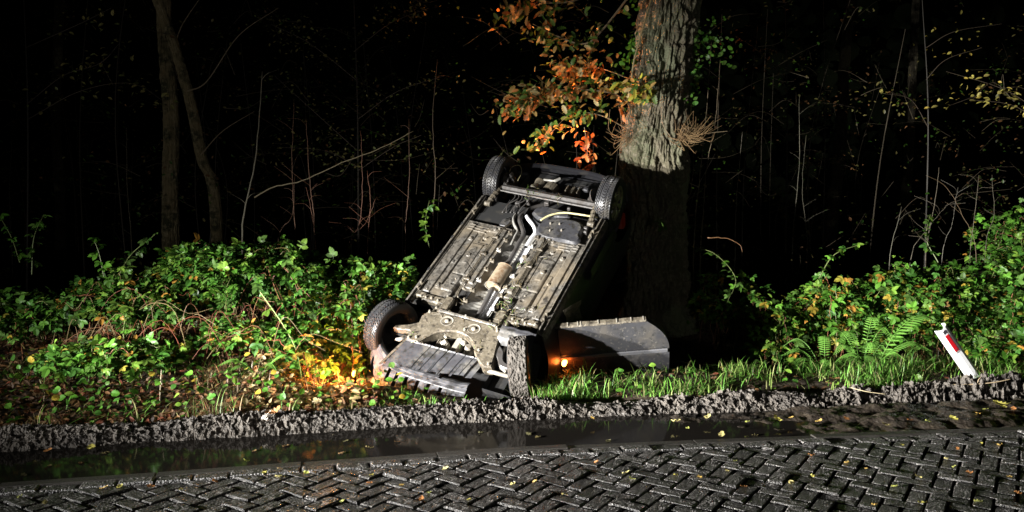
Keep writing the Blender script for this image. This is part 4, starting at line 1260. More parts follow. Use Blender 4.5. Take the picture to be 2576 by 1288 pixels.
# ------------------------------------------------------------------ grass, litter, dry stems
def grass_mesh(name, n, xr, ur, dens, hmin, hmax, seed, pal, w=.0042):
    r = np.random.default_rng(seed)
    x = r.uniform(xr[0], xr[1], n); u = r.uniform(ur[0], ur[1], n); y = edge(x) + u
    k = r.random(n) < dens(x, u, r); x, y, u = x[k], y[k], u[k]; n = len(x)
    z = gz(x, y) - .01
    P = np.stack([x, y, z], -1)
    ok = ~inside_car(P + np.array([0, 0, .08]), .02); P = P[ok]; x = x[ok]; n = len(P)
    h = r.uniform(hmin, hmax, n) * (.6 + .6 * r.random(n)) * np.where((x > -1.75) & (x < -.15), .5, 1.0); a = r.uniform(0, 2 * math.pi, n)
    lean = r.uniform(.15, 1.5, n); ww = w * r.uniform(.6, 1.4, n)
    d = np.stack([np.cos(a), np.sin(a), np.zeros(n)], -1); sd = np.stack([-np.sin(a), np.cos(a), np.zeros(n)], -1)
    V = []
    for t, wf in ((0, 1.0), (.35, 1.0), (.7, .75), (1.0, .12)):
        c = P + d * (h * lean * t ** 1.8)[:, None] + np.array([0, 0, 1.0]) * (h * (t - .45 * lean * t ** 2.4))[:, None]
        V += [c - sd * (ww * wf)[:, None], c + sd * (ww * wf)[:, None]]
    V = np.stack(V, 1)
    F0 = np.array([(0, 1, 3, 2), (2, 3, 5, 4), (4, 5, 7, 6)])
    F = (F0[None] + (np.arange(n) * 8)[:, None, None]).reshape(-1, 4)
    c = np.repeat(pick(pal, n, r, .3), 8, 0)
    m = MB(); m.addn(V.reshape(-1, 3), F, c)
    return m.build(name, M['grass'])
GP = np.array([(.11, .27, .035), (.14, .31, .05), (.09, .23, .035), (.20, .28, .07), (.24, .24, .10)])
def dens(x, u, r):
    pt = .5 + .6 * fbm(x * 2.2, u * 2.2, o=2)
    pt = np.clip(pt, .05, 1) ** 1.6; post_ = 1 - .85 * np.exp(-((x - 4.5) / .35) ** 2)
    return post_ * pt * (sst(-.1, 1.2, x) * .9 * (1 - .45 * sst(2.0, 3.0, x)) + .25 * sst(-1.9, -.8, x) + .05) * sst(1.18, 1.34, u) * (1 - sst(1.95, 2.5, u) * .9)
tag(grass_mesh('verge_grass', 70000, (-4.2, 6.6), (1.15, 2.5), dens, .07, .24, 61, GP), 'bright green grass along the verge between mud bank and ditch', 'grass', kind='stuff')
def dens2(x, u, r): return np.clip(.15 + .9 * fbm(x * 3, u * 3, o=2), .0, 1) * (1 - .7 * sst(-1.2, .5, x))
DRY = np.array([(.22, .16, .08), (.17, .12, .06), (.28, .21, .11), (.11, .14, .04), (.20, .09, .045), (.10, .17, .03)])
tag(grass_mesh('dry_undergrowth', 15000, (-5.4, -.9), (1.15, 3.0), dens2, .06, .26, 62, DRY, .003), 'dry brown stalks and grasses under the left brambles', 'undergrowth', kind='stuff')
tag(grass_mesh('ditch_grass', 9000, (2.0, 6.8), (1.9, 3.2), lambda x, u, r: .5 + .5 * fbm(x * 2, u * 2, o=2), .06, .2, 63, GP * .8, .0035), 'shaded grass at the foot of the right brambles', 'grass', kind='stuff')  # verge grass colours darkened, so shade is put into the blades

# low broad-leaved herbs in the verge
r = np.random.default_rng(71)
m = MB(); n = 2600; x = r.uniform(-5.2, 6.2, n); u = r.uniform(1.28, 2.6, n)
keep = r.random(n) < np.where(x < -.9, .9, .16); x, u = x[keep], u[keep]; y = edge(x) + u; n = len(x)
P = np.stack([x, y, gz(x, y) + r.uniform(.01, .22, n) * np.where(x < -1, 1, .45)], -1); ok = ~inside_car(P); P = P[ok]; n = len(P)
fw = r.normal(0, 1, (n, 3)); fw[:, 2] *= .4; up = np.stack([r.normal(0, .4, n), r.normal(-.4, .4, n), np.full(n, .8)], -1)
scatter(m, (OVAL[0] * np.array([1.5, 1.0, 1]), OVAL[1]), P, fw, up, r.uniform(.5, 1.25, n), pick(np.concatenate([GREENS, GREENS, YELLOWS[:1]]), n, r))
tag(m.build('verge_herbs', M['leaf']), 'small broad-leaved weeds growing along the verge', 'weeds', kind='stuff')

# leaf litter: autumn leaves carpeting the bank
def litter(name, label, n, xr, ur, seed, lift=.03, pal=BROWNS, sc=(.5, 1.0)):
    r = np.random.default_rng(seed); x = r.uniform(*xr, n); u = r.uniform(*ur, n); y = edge(x) + u
    P = np.stack([x, y, gz(x, y) + r.uniform(.0, lift, n)], -1); ok = ~inside_car(P); P = P[ok]; n = len(P)
    fw = r.normal(0, 1, (n, 3)); fw[:, 2] *= .3; up = np.stack([r.normal(0, .45, n), r.normal(-.2, .45, n), np.full(n, .8)], -1)
    m = MB(); scatter(m, OAK, P, fw, up, r.uniform(*sc, n), pick(pal, n, r))
    return tag(m.build(name, M['dryleaf']), label, 'leaf litter', kind='stuff')
litter('leaf_litter', 'brown and orange autumn leaves covering the left bank', 9000, (-5.6, -1.15), (1.25, 3.4), 81, .06, sc=(.3, .7))
litter('leaf_litter', 'brown leaves strewn in the ditch and under the oak', 2600, (-1.2, 7.0), (1.3, 5.2), 82, .03, sc=(.4, .8))
litter('leaf_litter', 'pale and yellow leaves heaped where the front lamp glows', 1000, (-2.35, -1.3), (1.35, 2.3), 83, .10, np.array([(.36, .22, .08), (.40, .30, .13), (.30, .13, .05), (.42, .34, .18)]))

# tangled bare red stems through the left thicket
m = MB(); r_ = random.Random(9)
for k in range(150):
    x = r_.uniform(-4.2, -1.25); y = r_.uniform(7.3, 8.4); z = float(gz(np.array(x), np.array(y)))
    a = r_.uniform(0, 6.28); l = r_.uniform(.25, .8); hh = r_.uniform(.12, .55)
    pts = [(x, y, z), (x + math.cos(a) * l * .35, y + math.sin(a) * l * .2, z + hh), (x + math.cos(a) * l * .8, y + math.sin(a) * l * .4, z + hh * r_.uniform(.5, 1.2)), (x + math.cos(a) * l * 1.2, y + math.sin(a) * l * .5, z + hh * r_.uniform(.1, 1.1))]
    if inside_car(np.array(pts)).any(): continue
    m.tube(spline(pts, 4), np.linspace(.0035, .0015, 13), 4, r_.choice([(.17, .05, .025), (.15, .07, .03), (.12, .035, .02), (.18, .13, .06), (.13, .09, .04)]), False)
tag(m.build('bare_stems', M['stem']), 'tangle of bare reddish stems under the left brambles', 'stems', kind='stuff')

# ------------------------------------------------------------------ oak
def trunk_grid(axis, radii, nth, nz, rough, fib, seed, ridge=None):
    P = spline(axis, 20); s_ = np.linspace(0, len(P) - 1, nz)
    C = np.stack([np.interp(s_, np.arange(len(P)), P[:, k]) for k in range(3)], -1)
    Rr = np.interp(C[:, 2], [a[0] for a in radii], [a[1] for a in radii])
    th = np.linspace(0, 2 * math.pi, nth, endpoint=False)
    T, Z = np.meshgrid(th, C[:, 2], indexing='ij'); RR = np.tile(Rr, (nth, 1))
    wob = .35 * fbm(np.cos(T) * 2 + seed, np.sin(T) * 2, Z * 1.3, 3)
    a = np.cos(T + wob * .35); b = np.sin(T + wob * .35)
    # long vertical fissures
    f1 = 1 - np.abs(vnoise(a * fib + seed, b * fib, Z * 4.2)); f2 = 1 - np.abs(vnoise(a * fib * 2.1 + 7, b * fib * 2.1, Z * 8 + 3))
    D = rough * (-(f1 ** 4) * .95 - (f2 ** 3) * .45 + .35 * fbm(a * 9, b * 9, Z * 9, 3)) + RR * .07 * fbm(a * 1.2, b * 1.2, Z * .8 + seed, 2)
    if ridge: D = D + ridge(T, Z)
    R2 = RR + D
    V = np.stack([C[None, :, 0] + R2 * np.cos(T), C[None, :, 1] + R2 * np.sin(T), C[None, :, 2] + 0 * T], -1)
    m = MB(); m.grid(V.reshape(-1, 3), nth, nz, None, True)
    return m
OY = 10.55
ob = at(1652, 760, OY); ob.z = float(gz(np.array(ob.x), np.array(OY))) - .15
oak = empty('oak_tree', ob); tag(oak, 'large oak with deeply furrowed bark, its lower trunk in the car shadow', 'tree')
def rel(p, o=ob): return (p[0] - o.x, p[1] - o.y, p[2] - o.z)
ax = [rel(ob), rel(at(1648, 560, OY)), rel(at(1645, 400, OY)), rel(at(1660, 220, OY + .03)), rel(at(1684, 20, OY + .08)), rel(at(1700, -220, OY + .1)), rel(at(1690, -700, OY + .1))]
def swell(T, Z): return .055 * np.exp(-((Z - 2.15) / .30) ** 2) + .03 * np.exp(-((Z - 2.5) / .12) ** 2) * np.cos(T - 4.2)
m = trunk_grid(ax, [(0, .55), (.35, .47), (.9, .43), (1.6, .425), (2.2, .425), (2.8, .405), (4, .40), (8, .33)], 300, 560, .062, 6.5, 3, swell)
m.build('trunk', M['bark'], oak, False)
def limb(mb, path, r0, r1, k=8, c=(.17, .13, .08)):
    P = spline(path, k); mb.tube(P, np.linspace(r0, r1, len(P)), 6, c, False); return P
# epicormic twigs
tw = MB(); r_ = random.Random(3)
for (px, py, n, spread, l0) in ((1715, 335, 40, 1.0, .46), (1578, 335, 24, 1.0, .42), (1690, 345, 16, .8, .3)):
    side = 1 if px > 1645 else -1
    b = at(px, py, OY - .36)
    for k in range(n):
        a = r_.uniform(-1.0, 1.2); l = r_.uniform(.12, l0) * (1.3 if r_.random() < .15 else 1)
        d = Vector((side * math.cos(a), -r_.uniform(.1, .7), math.sin(a) * .9))
        p0 = b + Vector((r_.gauss(0, .035), r_.gauss(0, .03), r_.gauss(0, .05)))
        p1 = p0 + d * l * .5 + Vector((r_.gauss(0, .03), r_.gauss(0, .03), -.05 + r_.gauss(0, .02))); p2 = p0 + d * l * .8 + Vector((r_.gauss(0, .07), r_.gauss(0, .05), r_.uniform(-.02, .16)))
        tw.tube(spline([rel(p0), rel(p1), rel(p2)], 4), np.linspace(.0045, .0014, 9), 4, r_.choice([(.17, .105, .05), (.13, .085, .04), (.20, .13, .06)]), False)
limb(tw, [rel(at(1690, 350, OY - .4)), rel(at(1665, 300, OY - .44)), rel(at(1668, 200, OY - .42)), rel(at(1685, 130, OY - .4))], .007, .003)
limb(tw, [rel(at(1720, 345, OY - .35)), rel(at(1780, 335, OY - .4)), rel(at(1830, 330, OY - .35))], .008, .003)
# branches carrying the leaf sprays
B = []
B.append(limb(tw, [rel(at(1590, 265, OY - .3)), rel(at(1540, 235, OY - .5)), rel(at(1440, 225, OY - .6)), rel(at(1340, 240, OY - .6)), rel(at(1290, 280, OY - .6))], .010, .003))
B.append(limb(tw, [rel(at(1600, 250, OY - .3)), rel(at(1560, 215, OY - .6)), rel(at(1600, 225, OY - .8)), rel(at(1635, 240, OY - .85))], .008, .003))
B.append(limb(tw, [rel(at(1570, 320, OY - .3)), rel(at(1510, 290, OY - .5)), rel(at(1440, 285, OY - .5)), rel(at(1390, 330, OY - .5)), rel(at(1350, 370, OY - .5))], .008, .003))
B.append(limb(tw, [rel(at(1590, 200, OY - .2)), rel(at(1500, 170, OY - .3)), rel(at(1440, 180, OY - .3)), rel(at(1400, 160, OY - .3))], .009, .003))
B.append(limb(tw, [rel(at(1620, -60, OY - .2)), rel(at(1520, 70, OY - .3)), rel(at(1470, 110, OY - .3)), rel(at(1400, 90, OY - .3)), rel(at(1340, 60, OY - .3))], .016, .004))
B.append(limb(tw, [rel(at(1600, -60, OY - .2)), rel(at(1450, 0, OY - .4)), rel(at(1360, 10, OY - .4)), rel(at(1265, 40, OY - .4))], .014, .004))
B.append(limb(tw, [rel(at(1470, 320, OY - .45)), rel(at(1475, 360, OY - .45)), rel(at(1480, 420, OY - .45))], .004, .002))
B.append(limb(tw, [rel(at(1500, 90, OY - .3)), rel(at(1480, 150, OY - .35)), rel(at(1440, 200, OY - .35))], .006, .003))
tw.build('branches', M['stem'], oak)
OAKG = np.array([(.07, .14, .022), (.10, .16, .03)]); OAKO = np.array([(.40, .20, .05), (.44, .28, .09), (.36, .14, .04), (.40, .32, .14)]); OAKY = np.array([(.34, .31, .04), (.30, .28, .04)])
fol = MB(); rr = np.random.default_rng(5)
spec = [(0, 420, [OAKO, OAKO, OAKG], .085), (1, 150, [OAKY, OAKY, OAKO, OAKG], .07), (2, 130, [OAKG, OAKG, OAKO], .075), (3, 130, [OAKO, OAKO, OAKG], .10), (4, 130, [OAKO, OAKG], .10), (5, 170, [OAKO, OAKG, OAKO], .11), (6, 40, [np.array([(.42, .10, .03), (.45, .15, .04)])], .035), (7, 70, [OAKO], .08)]  # orange and red sprays: autumn leaves with the rear lamps' glow tinted in
for bi, n, pals, sp in spec:
    P = B[bi]; i = np.clip((rr.beta(2.2, 1.2, n) * len(P)).astype(int), 2, len(P) - 1)
    pos = P[i] + rr.normal(0, sp, (n, 3)) * np.array([1.2, 1.0, .8])
    fw = rr.normal(0, 1, (n, 3)) + np.array([-.5, -.3, -.2]); up = np.stack([rr.normal(0, .5, n), rr.normal(-.7, .4, n), np.full(n, .6)], -1)
    cols = np.concatenate([pick(p, n // len(pals) + 1, rr) for p in pals])[:n]
    sc = rr.uniform(.6, 1.25, n)
    ns = min(n, 36)
    leaf_objects(oak, OAK, pos[:ns], fw[:ns], up[:ns], sc[:ns], cols, M['leaf'], nvar=8)
    if n > ns: scatter(fol, OAK, pos[ns:], fw[ns:], up[ns:], sc[ns:], cols[ns:])
tag(fol.build('foliage', M['leaf'], oak), kind='stuff')
# ivy climbing the oak
def ivy(label, spots, seed, path):
    r = np.random.default_rng(seed); P = spline(path, 8); o0 = P[0].copy()
    root = empty('ivy_vine', o0); tag(root, label, 'ivy', 'ivy on the oak')
    m = MB(); m.tube(P - o0, np.linspace(.014, .007, len(P)), 6, (.17, .15, .07)); m.build('vine', M['stem'], root)
    pos = np.concatenate([np.array(at(px, py, Y)) - o0 + r.normal(0, 1, (n, 3)) * np.array([s_, s_ * .5, s_ * 1.3]) for px, py, Y, n, s_ in spots]); n = len(pos)
    fw = r.normal(0, 1, (n, 3)) + np.array([0, -.2, -.8]); up = np.stack([r.normal(0, .4, n), r.normal(-1, .3, n), r.normal(.3, .3, n)], -1)
    leaf_objects(root, IVY, pos, fw, up, r.uniform(.5, 1.0, n), pick(GREENS * .9, n, r), M['leaf'], nvar=5)
ivy('ivy with dark green leaves hanging on the right side of the oak', [(1755, 130, OY - .1, 60, .11), (1800, 110, OY, 40, .12), (1750, 190, OY - .1, 46, .09), (1740, 240, OY - .15, 20, .07), (1830, 150, OY, 14, .10)], 91, [at(1735, 330, OY), at(1738, 250, OY - .05), at(1740, 120, OY), at(1775, -40, OY)])
ivy('ivy sprig on the left side of the oak with a climbing vine', [(1590, 110, OY - .3, 26, .06), (1580, 150, OY - .3, 20, .05), (1600, 20, OY - .3, 12, .07)], 92, [at(1588, 260, OY - .38), at(1592, 170, OY - .40), at(1612, 90, OY - .42), at(1640, -10, OY - .4), at(1650, -60, OY - .35)])

# ------------------------------------------------------------------ other trees
def plain_tree(name, label, axis, radii, mat, seed, rough=.012, fib=7, nth=90, nz=220, group=None, cat='tree', limbs=None):
    z0 = axis[0]; o = empty(name, z0); tag(o, label, cat, group)
    ax = [tuple(Vector(p) - Vector(z0)) for p in axis]
    m = trunk_grid(ax, radii, nth, nz, rough, fib, seed); m.build('trunk', mat, o, False)
    if limbs:
        b = MB()
        for path, r0, r1 in limbs: limb(b, [tuple(Vector(p) - Vector(z0)) for p in path], r0, r1)
        b.build('branches', M['stem'], o)
    return o
def base(px, Y):
    x = (px - 1288) / FPX * Y; return Vector((x, Y, float(gz(np.array(x), np.array(Y))) - .05))
plain_tree('leaning_tree', 'slim tree leaning to the left at the left of the picture', [base(548, 12.6), at(538, 480, 12.6), at(508, 400, 12.55), at(482, 270, 12.5), at(440, 120, 12.4), at(396, 0, 12.3), at(330, -180, 12.2)], [(0, .11), (1.2, .092), (2.6, .085), (6, .07)], M['bark2'], 13,
           limbs=[([at(470, 230, 12.4), at(520, 205, 12.3), at(600, 90, 12.2), at(700, 20, 12.2)], .012, .004), ([at(440, 110, 12.4), at(460, 60, 12.4), at(500, 0, 12.3)], .01, .004), ([at(505, 390, 12.4), at(560, 330, 12.2), at(640, 280, 12.1)], .01, .003)])
plain_tree('upright_tree', 'rough upright trunk standing just left of the leaning tree', [base(428, 12.9), at(428, 480, 12.9), at(430, 300, 12.9), at(415, 100, 12.95), at(405, -150, 13)], [(0, .16), (1.5, .13), (5, .11)], M['bark2'], 17, .02)
plain_tree('far_tree', 'pale spotted trunk far back behind the right brambles', [base(2085, 14.5), at(2090, 560, 14.5), at(2110, 400, 14.5), at(2125, 150, 14.5), at(2145, -40, 14.5)], [(0, .13), (3, .10), (7, .08)], M['bark3'], 19, .012)
plain_tree('far_tree', 'thin dark trunk far back at the right, beyond the post', [base(2275, 15.5), at(2275, 540, 15.5), at(2285, 400, 15.5), at(2300, 100, 15.5), at(2310, -100, 15.5)], [(0, .10), (6, .07)], M['bark3'], 20, .01)
plain_tree('far_tree', 'thin dark trunk far back at the left of the picture', [base(150, 15.0), at(150, 480, 15.0), at(140, 300, 15.0), at(150, 0, 15)], [(0, .10), (6, .08)], M['bark3'], 23, .01)

# slender saplings and bare stems
SAP = [
 (10.2, [(610, 585), (622, 500), (640, 420), (652, 300), (660, 180)], .014, (.42, .38, .27), 'pale slanting sapling rising from the tall bramble mound'),
 (10.0, [(640, 497), (690, 470), (760, 455), (860, 410), (960, 372), (1040, 330)], .010, (.30, .24, .13), 'long bare branch arching right from the pale sapling'),
 (9.8, [(745, 610), (738, 500), (735, 400), (740, 250)], .006, (.24, .12, .06), None), (9.7, [(790, 560), (782, 480), (775, 400), (770, 300)], .006, (.25, .12, .06), None),
 (9.7, [(795, 630), (785, 540), (770, 470)], .006, (.28, .12, .06), None), (9.6, [(870, 640), (905, 560), (912, 450), (908, 330)], .006, (.25, .10, .05), None), (9.6, [(925, 620), (932, 520), (925, 430)], .006, (.28, .11, .05), None),
 (9.8, [(1020, 600), (1024, 520), (1030, 440), (1028, 300)], .006, (.2, .1, .05), None), (9.5, [(880, 620), (920, 560), (945, 500)], .005, (.25, .10, .05), None), (9.9, [(700, 600), (735, 540), (742, 440)], .005, (.2, .1, .05), None),
 (10.6, [(1745, 640), (1752, 520), (1765, 400), (1780, 250), (1790, 100)], .010, (.36, .27, .15), 'pale double stem close to the right of the oak, left one'),
 (10.5, [(1762, 640), (1770, 520), (1778, 420), (1800, 300), (1812, 150)], .009, (.34, .25, .14), 'pale double stem close to the right of the oak, right one'),
 (10.4, [(1720, 560), (1740, 470), (1745, 380), (1732, 320)], .005, (.30, .20, .10), None), (10.9, [(1850, 590), (1853, 500), (1860, 420), (1868, 330)], .008, (.38, .33, .24), 'pale stem standing alone in the dark right of the oak'),
 (11.5, [(1995, 600), (2005, 480), (2012, 380), (2010, 240)], .009, (.28, .26, .17), None), (11.5, [(2030, 600), (2018, 480), (2028, 340)], .007, (.24, .22, .14), None),
 (10.2, [(2240, 640), (2270, 520), (2300, 380), (2330, 260)], .008, (.30, .28, .20), None), (10.0, [(2330, 640), (2350, 520), (2362, 420), (2360, 280)], .007, (.32, .26, .17), None),
 (9.7, [(2370, 650), (2395, 560), (2410, 470), (2400, 380)], .006, (.36, .33, .26), None), (9.7, [(2440, 640), (2450, 560), (2462, 440), (2450, 330)], .006, (.34, .28, .18), None), (9.6, [(2455, 640), (2420, 540), (2380, 470), (2330, 440)], .006, (.30, .20, .10), None),
 (9.6, [(2290, 660), (2330, 580), (2380, 520), (2420, 500)], .005, (.33, .28, .2), None), (9.7, [(2480, 620), (2500, 540), (2495, 440)], .005, (.28, .24, .15), None),
 (9.4, [(1780, 598), (1830, 600), (1860, 615), (1868, 635)], .006, (.36, .18, .07), 'bare orange twig curving down in the dark right of the oak'),
 (13.0, [(28, 600), (24, 480), (30, 350)], .008, (.2, .17, .12), None), (12.0, [(330, 590), (320, 470), (318, 320)], .008, (.2, .17, .1), None), (11.0, [(1090, 560), (1095, 430), (1088, 300), (1100, 150)], .010, (.2, .14, .08), None),
]
ORD = ['first', 'second', 'third', 'fourth', 'fifth', 'sixth', 'seventh', 'eighth', 'ninth', 'tenth', 'eleventh', 'twelfth']
rank = {}
for sl_ in (True, False):
    xs_ = sorted(s[1][0][0] for s in SAP if s[4] is None and (s[1][0][0] < 1288) == sl_)
    for i_, x_ in enumerate(xs_): rank[x_] = ORD[i_]
for Y, pts, r0, c, lab in SAP:
    if pts[0][0] > 2200: pts = [p for p in pts if p[1] > 400]; r0 *= .75
    P = [at(px, py, Y) for px, py in pts]
    g0 = float(gz(np.array(P[0].x), np.array(Y)))
    horizontal = lab and ('branch' in lab or 'twig' in lab)
    if not horizontal: P = [Vector((P[0].x, Y, g0))] + P
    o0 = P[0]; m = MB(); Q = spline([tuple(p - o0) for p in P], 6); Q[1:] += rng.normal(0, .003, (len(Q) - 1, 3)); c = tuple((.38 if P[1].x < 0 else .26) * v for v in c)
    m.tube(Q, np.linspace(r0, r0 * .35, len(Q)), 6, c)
    for k in range(0 if horizontal else 3):
        i = int(rng.integers(len(Q) // 3, len(Q) - 1)); sd = rng.choice([-1, 1]); l = rng.uniform(.1, .3)
        m.tube(spline([Q[i], Q[i] + np.array([sd * l * .4, rng.normal(0, .05), l * .35]), Q[i] + np.array([sd * l, rng.normal(0, .1), l * rng.uniform(.3, .9)])], 5), np.linspace(r0 * .35, .0012, 11), 4, c, False)
    o = m.build('sapling', M['stem'], None, True); o.location = o0
    left = P[1].x < 0
    tag(o, lab or ('thin bare stem behind the left brambles, %s from the left' if left else 'thin bare stem behind the right brambles, %s from the left') % rank[pts[0][0]], 'stem', None if lab else ('thin stems behind the left brambles' if left else 'thin stems behind the right brambles'))

# sparse understorey trees whose leaves catch a little light
def sparse_tree(label, px, Y, trunk, twigs, n, sp, seed, pal, name='young_tree', tpl=OVAL, sc=1.0, nsep=40):
    r = np.random.default_rng(seed); b = base(px, Y); root = empty(name, b); tag(root, label, 'tree')
    m = MB(); limb(m, [(0, 0, 0)] + [tuple(p - b) for p in trunk], .016, .006, 8, (.022, .018, .012)); m.build('trunk', M['stem'], root)
    br = MB(); pts = []
    for t in twigs: pts.append(limb(br, [tuple(p - b) for p in t], .006, .002, 8, (.06, .045, .03)))
    br.build('branches', M['stem'], root)
    al = np.concatenate([p[3:] for p in pts]); i = r.integers(0, len(al), n); pos = al[i] + r.normal(0, sp, (n, 3)) * np.array([1.2, .8, .7])
    fw = r.normal(0, 1, (n, 3)); fw[:, 2] = fw[:, 2] * .4 - .2; up = np.stack([r.normal(0, .4, n), r.normal(-.6, .4, n), np.full(n, .7)], -1)
    s_ = r.uniform(.6, 1.2, n) * sc; cols = pick(pal, n, r)
    leaf_objects(root, tpl, pos[:nsep], fw[:nsep], up[:nsep], s_[:nsep], cols, M['leaf'], nvar=5)
    if n <= nsep: return
    f = MB(); scatter(f, tpl, pos[nsep:], fw[nsep:], up[nsep:], s_[nsep:], cols[nsep:]); tag(f.build('foliage', M['leaf'], root), kind='stuff')
YEL = np.array([(.34, .25, .05), (.30, .26, .06), (.26, .22, .06)]); OLV = np.array([(.12, .14, .045), (.16, .15, .05), (.20, .17, .06)])
sparse_tree('young tree with yellow oval leaves reaching in from the right edge', 2640, 10.2, [at(2650, 300, 10.2), at(2640, 0, 10.2)],
    [[at(2645, 330, 10.2), at(2580, 225, 10.1), at(2480, 235, 10.0), at(2390, 265, 9.9)], [at(2645, 310, 10.2), at(2570, 250, 10), at(2500, 215, 9.9), at(2380, 180, 9.9)], [at(2645, 350, 10.2), at(2560, 270, 10), at(2440, 250, 9.9)]], 120, .075, 101, YEL, sc=1.15, nsep=120)
sparse_tree('young tree with a few scattered yellow leaves in the dark upper right', 2330, 12.5, [at(2335, 300, 12.5), at(2320, 0, 12.5)],
    [[at(2335, 320, 12.5), at(2290, 250, 12.4), at(2220, 235, 12.3)], [at(2330, 200, 12.5), at(2380, 150, 12.4), at(2470, 120, 12.3)], [at(2330, 120, 12.5), at(2400, 80, 12.4), at(2520, 60, 12.4)]], 60, .16, 102, YEL * .8, nsep=50)
sparse_tree('young tree with narrow olive leaves in the dark upper left', 60, 11.0, [at(70, 300, 11), at(60, 0, 11)],
    [[at(70, 260, 11), at(160, 190, 10.9), at(250, 160, 10.8), at(300, 110, 10.8)], [at(70, 300, 11), at(200, 230, 10.9), at(330, 210, 10.8), at(420, 260, 10.8)], [at(65, 120, 11), at(200, 60, 10.9), at(280, 20, 10.8)]], 170, .13, 103, OLV, sc=1.2)
sparse_tree('tall thin tree with tiny dim leaves between the leaning tree and the car', 900, 11.8, [at(900, 300, 11.8), at(890, 0, 11.8)],
    [[at(900, 380, 11.8), at(800, 290, 11.6), at(690, 190, 11.5)], [at(900, 300, 11.8), at(1000, 230, 11.7), at(1120, 190, 11.6)], [at(895, 200, 11.8), at(780, 110, 11.6), at(680, 60, 11.5)], [at(890, 130, 11.8), at(980, 60, 11.7), at(1080, 20, 11.6)], [at(900, 420, 11.8), at(820, 380, 11.6), at(700, 370, 11.5)], [at(900, 430, 11.8), at(990, 370, 11.6), at(1060, 340, 11.6)]], 700, .16, 104, OLV, sc=.85, nsep=60)
sparse_tree('thin tree with tiny dim leaves far back right of the oak', 1980, 12.8, [at(1980, 300, 12.8), at(1975, 0, 12.8)],
    [[at(1980, 350, 12.8), at(1900, 290, 12.6), at(1850, 300, 12.5)], [at(1980, 300, 12.8), at(2060, 260, 12.7), at(2150, 270, 12.6)], [at(1978, 200, 12.8), at(1910, 130, 12.7), at(1850, 90, 12.6)], [at(1980, 430, 12.8), at(2060, 400, 12.7), at(2140, 420, 12.6)]], 300, .18, 105, np.concatenate([OLV, BROWNS[:2]]), sc=.9, nsep=40)

# the wood behind: countless dim twigs and leaves reading as one mass
r = np.random.default_rng(303); fo = MB(); tg = MB()
ctr = []
for k in range(620):
    Y = r.uniform(11.3, 19.0); X = r.uniform(-.72, .72) * Y; Z = float(gz(np.array(X), np.array(Y))) + r.uniform(.2, 6.5) * r.uniform(.35, 1)
    a = r.uniform(0, 6.28); l = r.uniform(.4, 1.3)
    P = spline([(X, Y, Z), (X + math.cos(a) * l * .5, Y + math.sin(a) * l * .4, Z + r.uniform(-.05, .35)), (X + math.cos(a) * l, Y + math.sin(a) * l * .8, Z + r.uniform(-.2, .5))], 6)
    tg.tube(P, np.linspace(.006, .0015, len(P)), 4, (.06, .048, .03), False); ctr.append(P)
for k in range(70):
    Y = r.uniform(12.5, 20.0); X = r.uniform(-.72, .45) * Y; Z = float(gz(np.array(X), np.array(Y))); h = r.uniform(1.5, 6)
    tg.tube(spline([(X, Y, Z), (X + r.normal(0, .1), Y, Z + h * .5), (X + r.normal(0, .3), Y, Z + h)], 5), np.linspace(.012, .004, 11), 5, (.055, .045, .03), False)
A = np.concatenate(ctr); n = 9500; pos = A[r.integers(0, len(A), n)] + r.normal(0, .13, (n, 3)) * np.array([1.2, 1, .8])
ok = ~inside_car(pos) & (np.hypot(pos[:, 0] - ob.x, pos[:, 1] - OY) > .7); pos = pos[ok]; n = len(pos)
fw = r.normal(0, 1, (n, 3)); fw[:, 2] = fw[:, 2] * .4 - .2; up = np.stack([r.normal(0, .4, n), r.normal(-.5, .4, n), np.full(n, .7)], -1)
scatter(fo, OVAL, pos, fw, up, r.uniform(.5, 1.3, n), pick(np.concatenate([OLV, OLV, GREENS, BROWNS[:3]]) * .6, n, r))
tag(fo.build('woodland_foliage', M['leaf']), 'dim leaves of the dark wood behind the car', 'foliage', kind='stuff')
tag(tg.build('woodland_twigs', M['stem']), 'thin dim twigs and stems of the dark wood behind the car', 'twigs', kind='stuff')
m = MB(); n = 9000; X = r.uniform(-22, 22, n); Y = r.uniform(20, 27, n); Z = r.uniform(0, 13, n); P = np.stack([X, Y, Z], -1)
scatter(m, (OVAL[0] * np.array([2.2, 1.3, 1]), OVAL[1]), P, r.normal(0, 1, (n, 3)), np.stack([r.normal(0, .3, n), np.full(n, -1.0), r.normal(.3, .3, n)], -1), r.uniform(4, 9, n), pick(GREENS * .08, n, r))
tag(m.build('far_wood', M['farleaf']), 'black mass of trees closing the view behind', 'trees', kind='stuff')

# ------------------------------------------------------------------ marker post
pb = gp(2468, 950, 7.85); pt_ = at(2372, 822, 7.9)
post = empty('marker_post', (pb[0], pb[1], pb[2])); tag(post, 'white roadside marker post with a red reflector, leaning left in the grass', 'post')
d = Vector((pt_.x - pb[0], .02, pt_.z - pb[2] )); LP = d.length + .04; d.normalize()
nrm = Vector((.30, -.92, .05)); xax = d.cross(nrm).normalized() * -1; nrm = d.cross(xax).normalized()
PM = Matrix([[xax.x, nrm.x, d.x, pb[0]], [xax.y, nrm.y, d.y, pb[1]], [xax.z, nrm.z, d.z, pb[2] - .04], [0, 0, 0, 1]])
post.matrix_world = PM
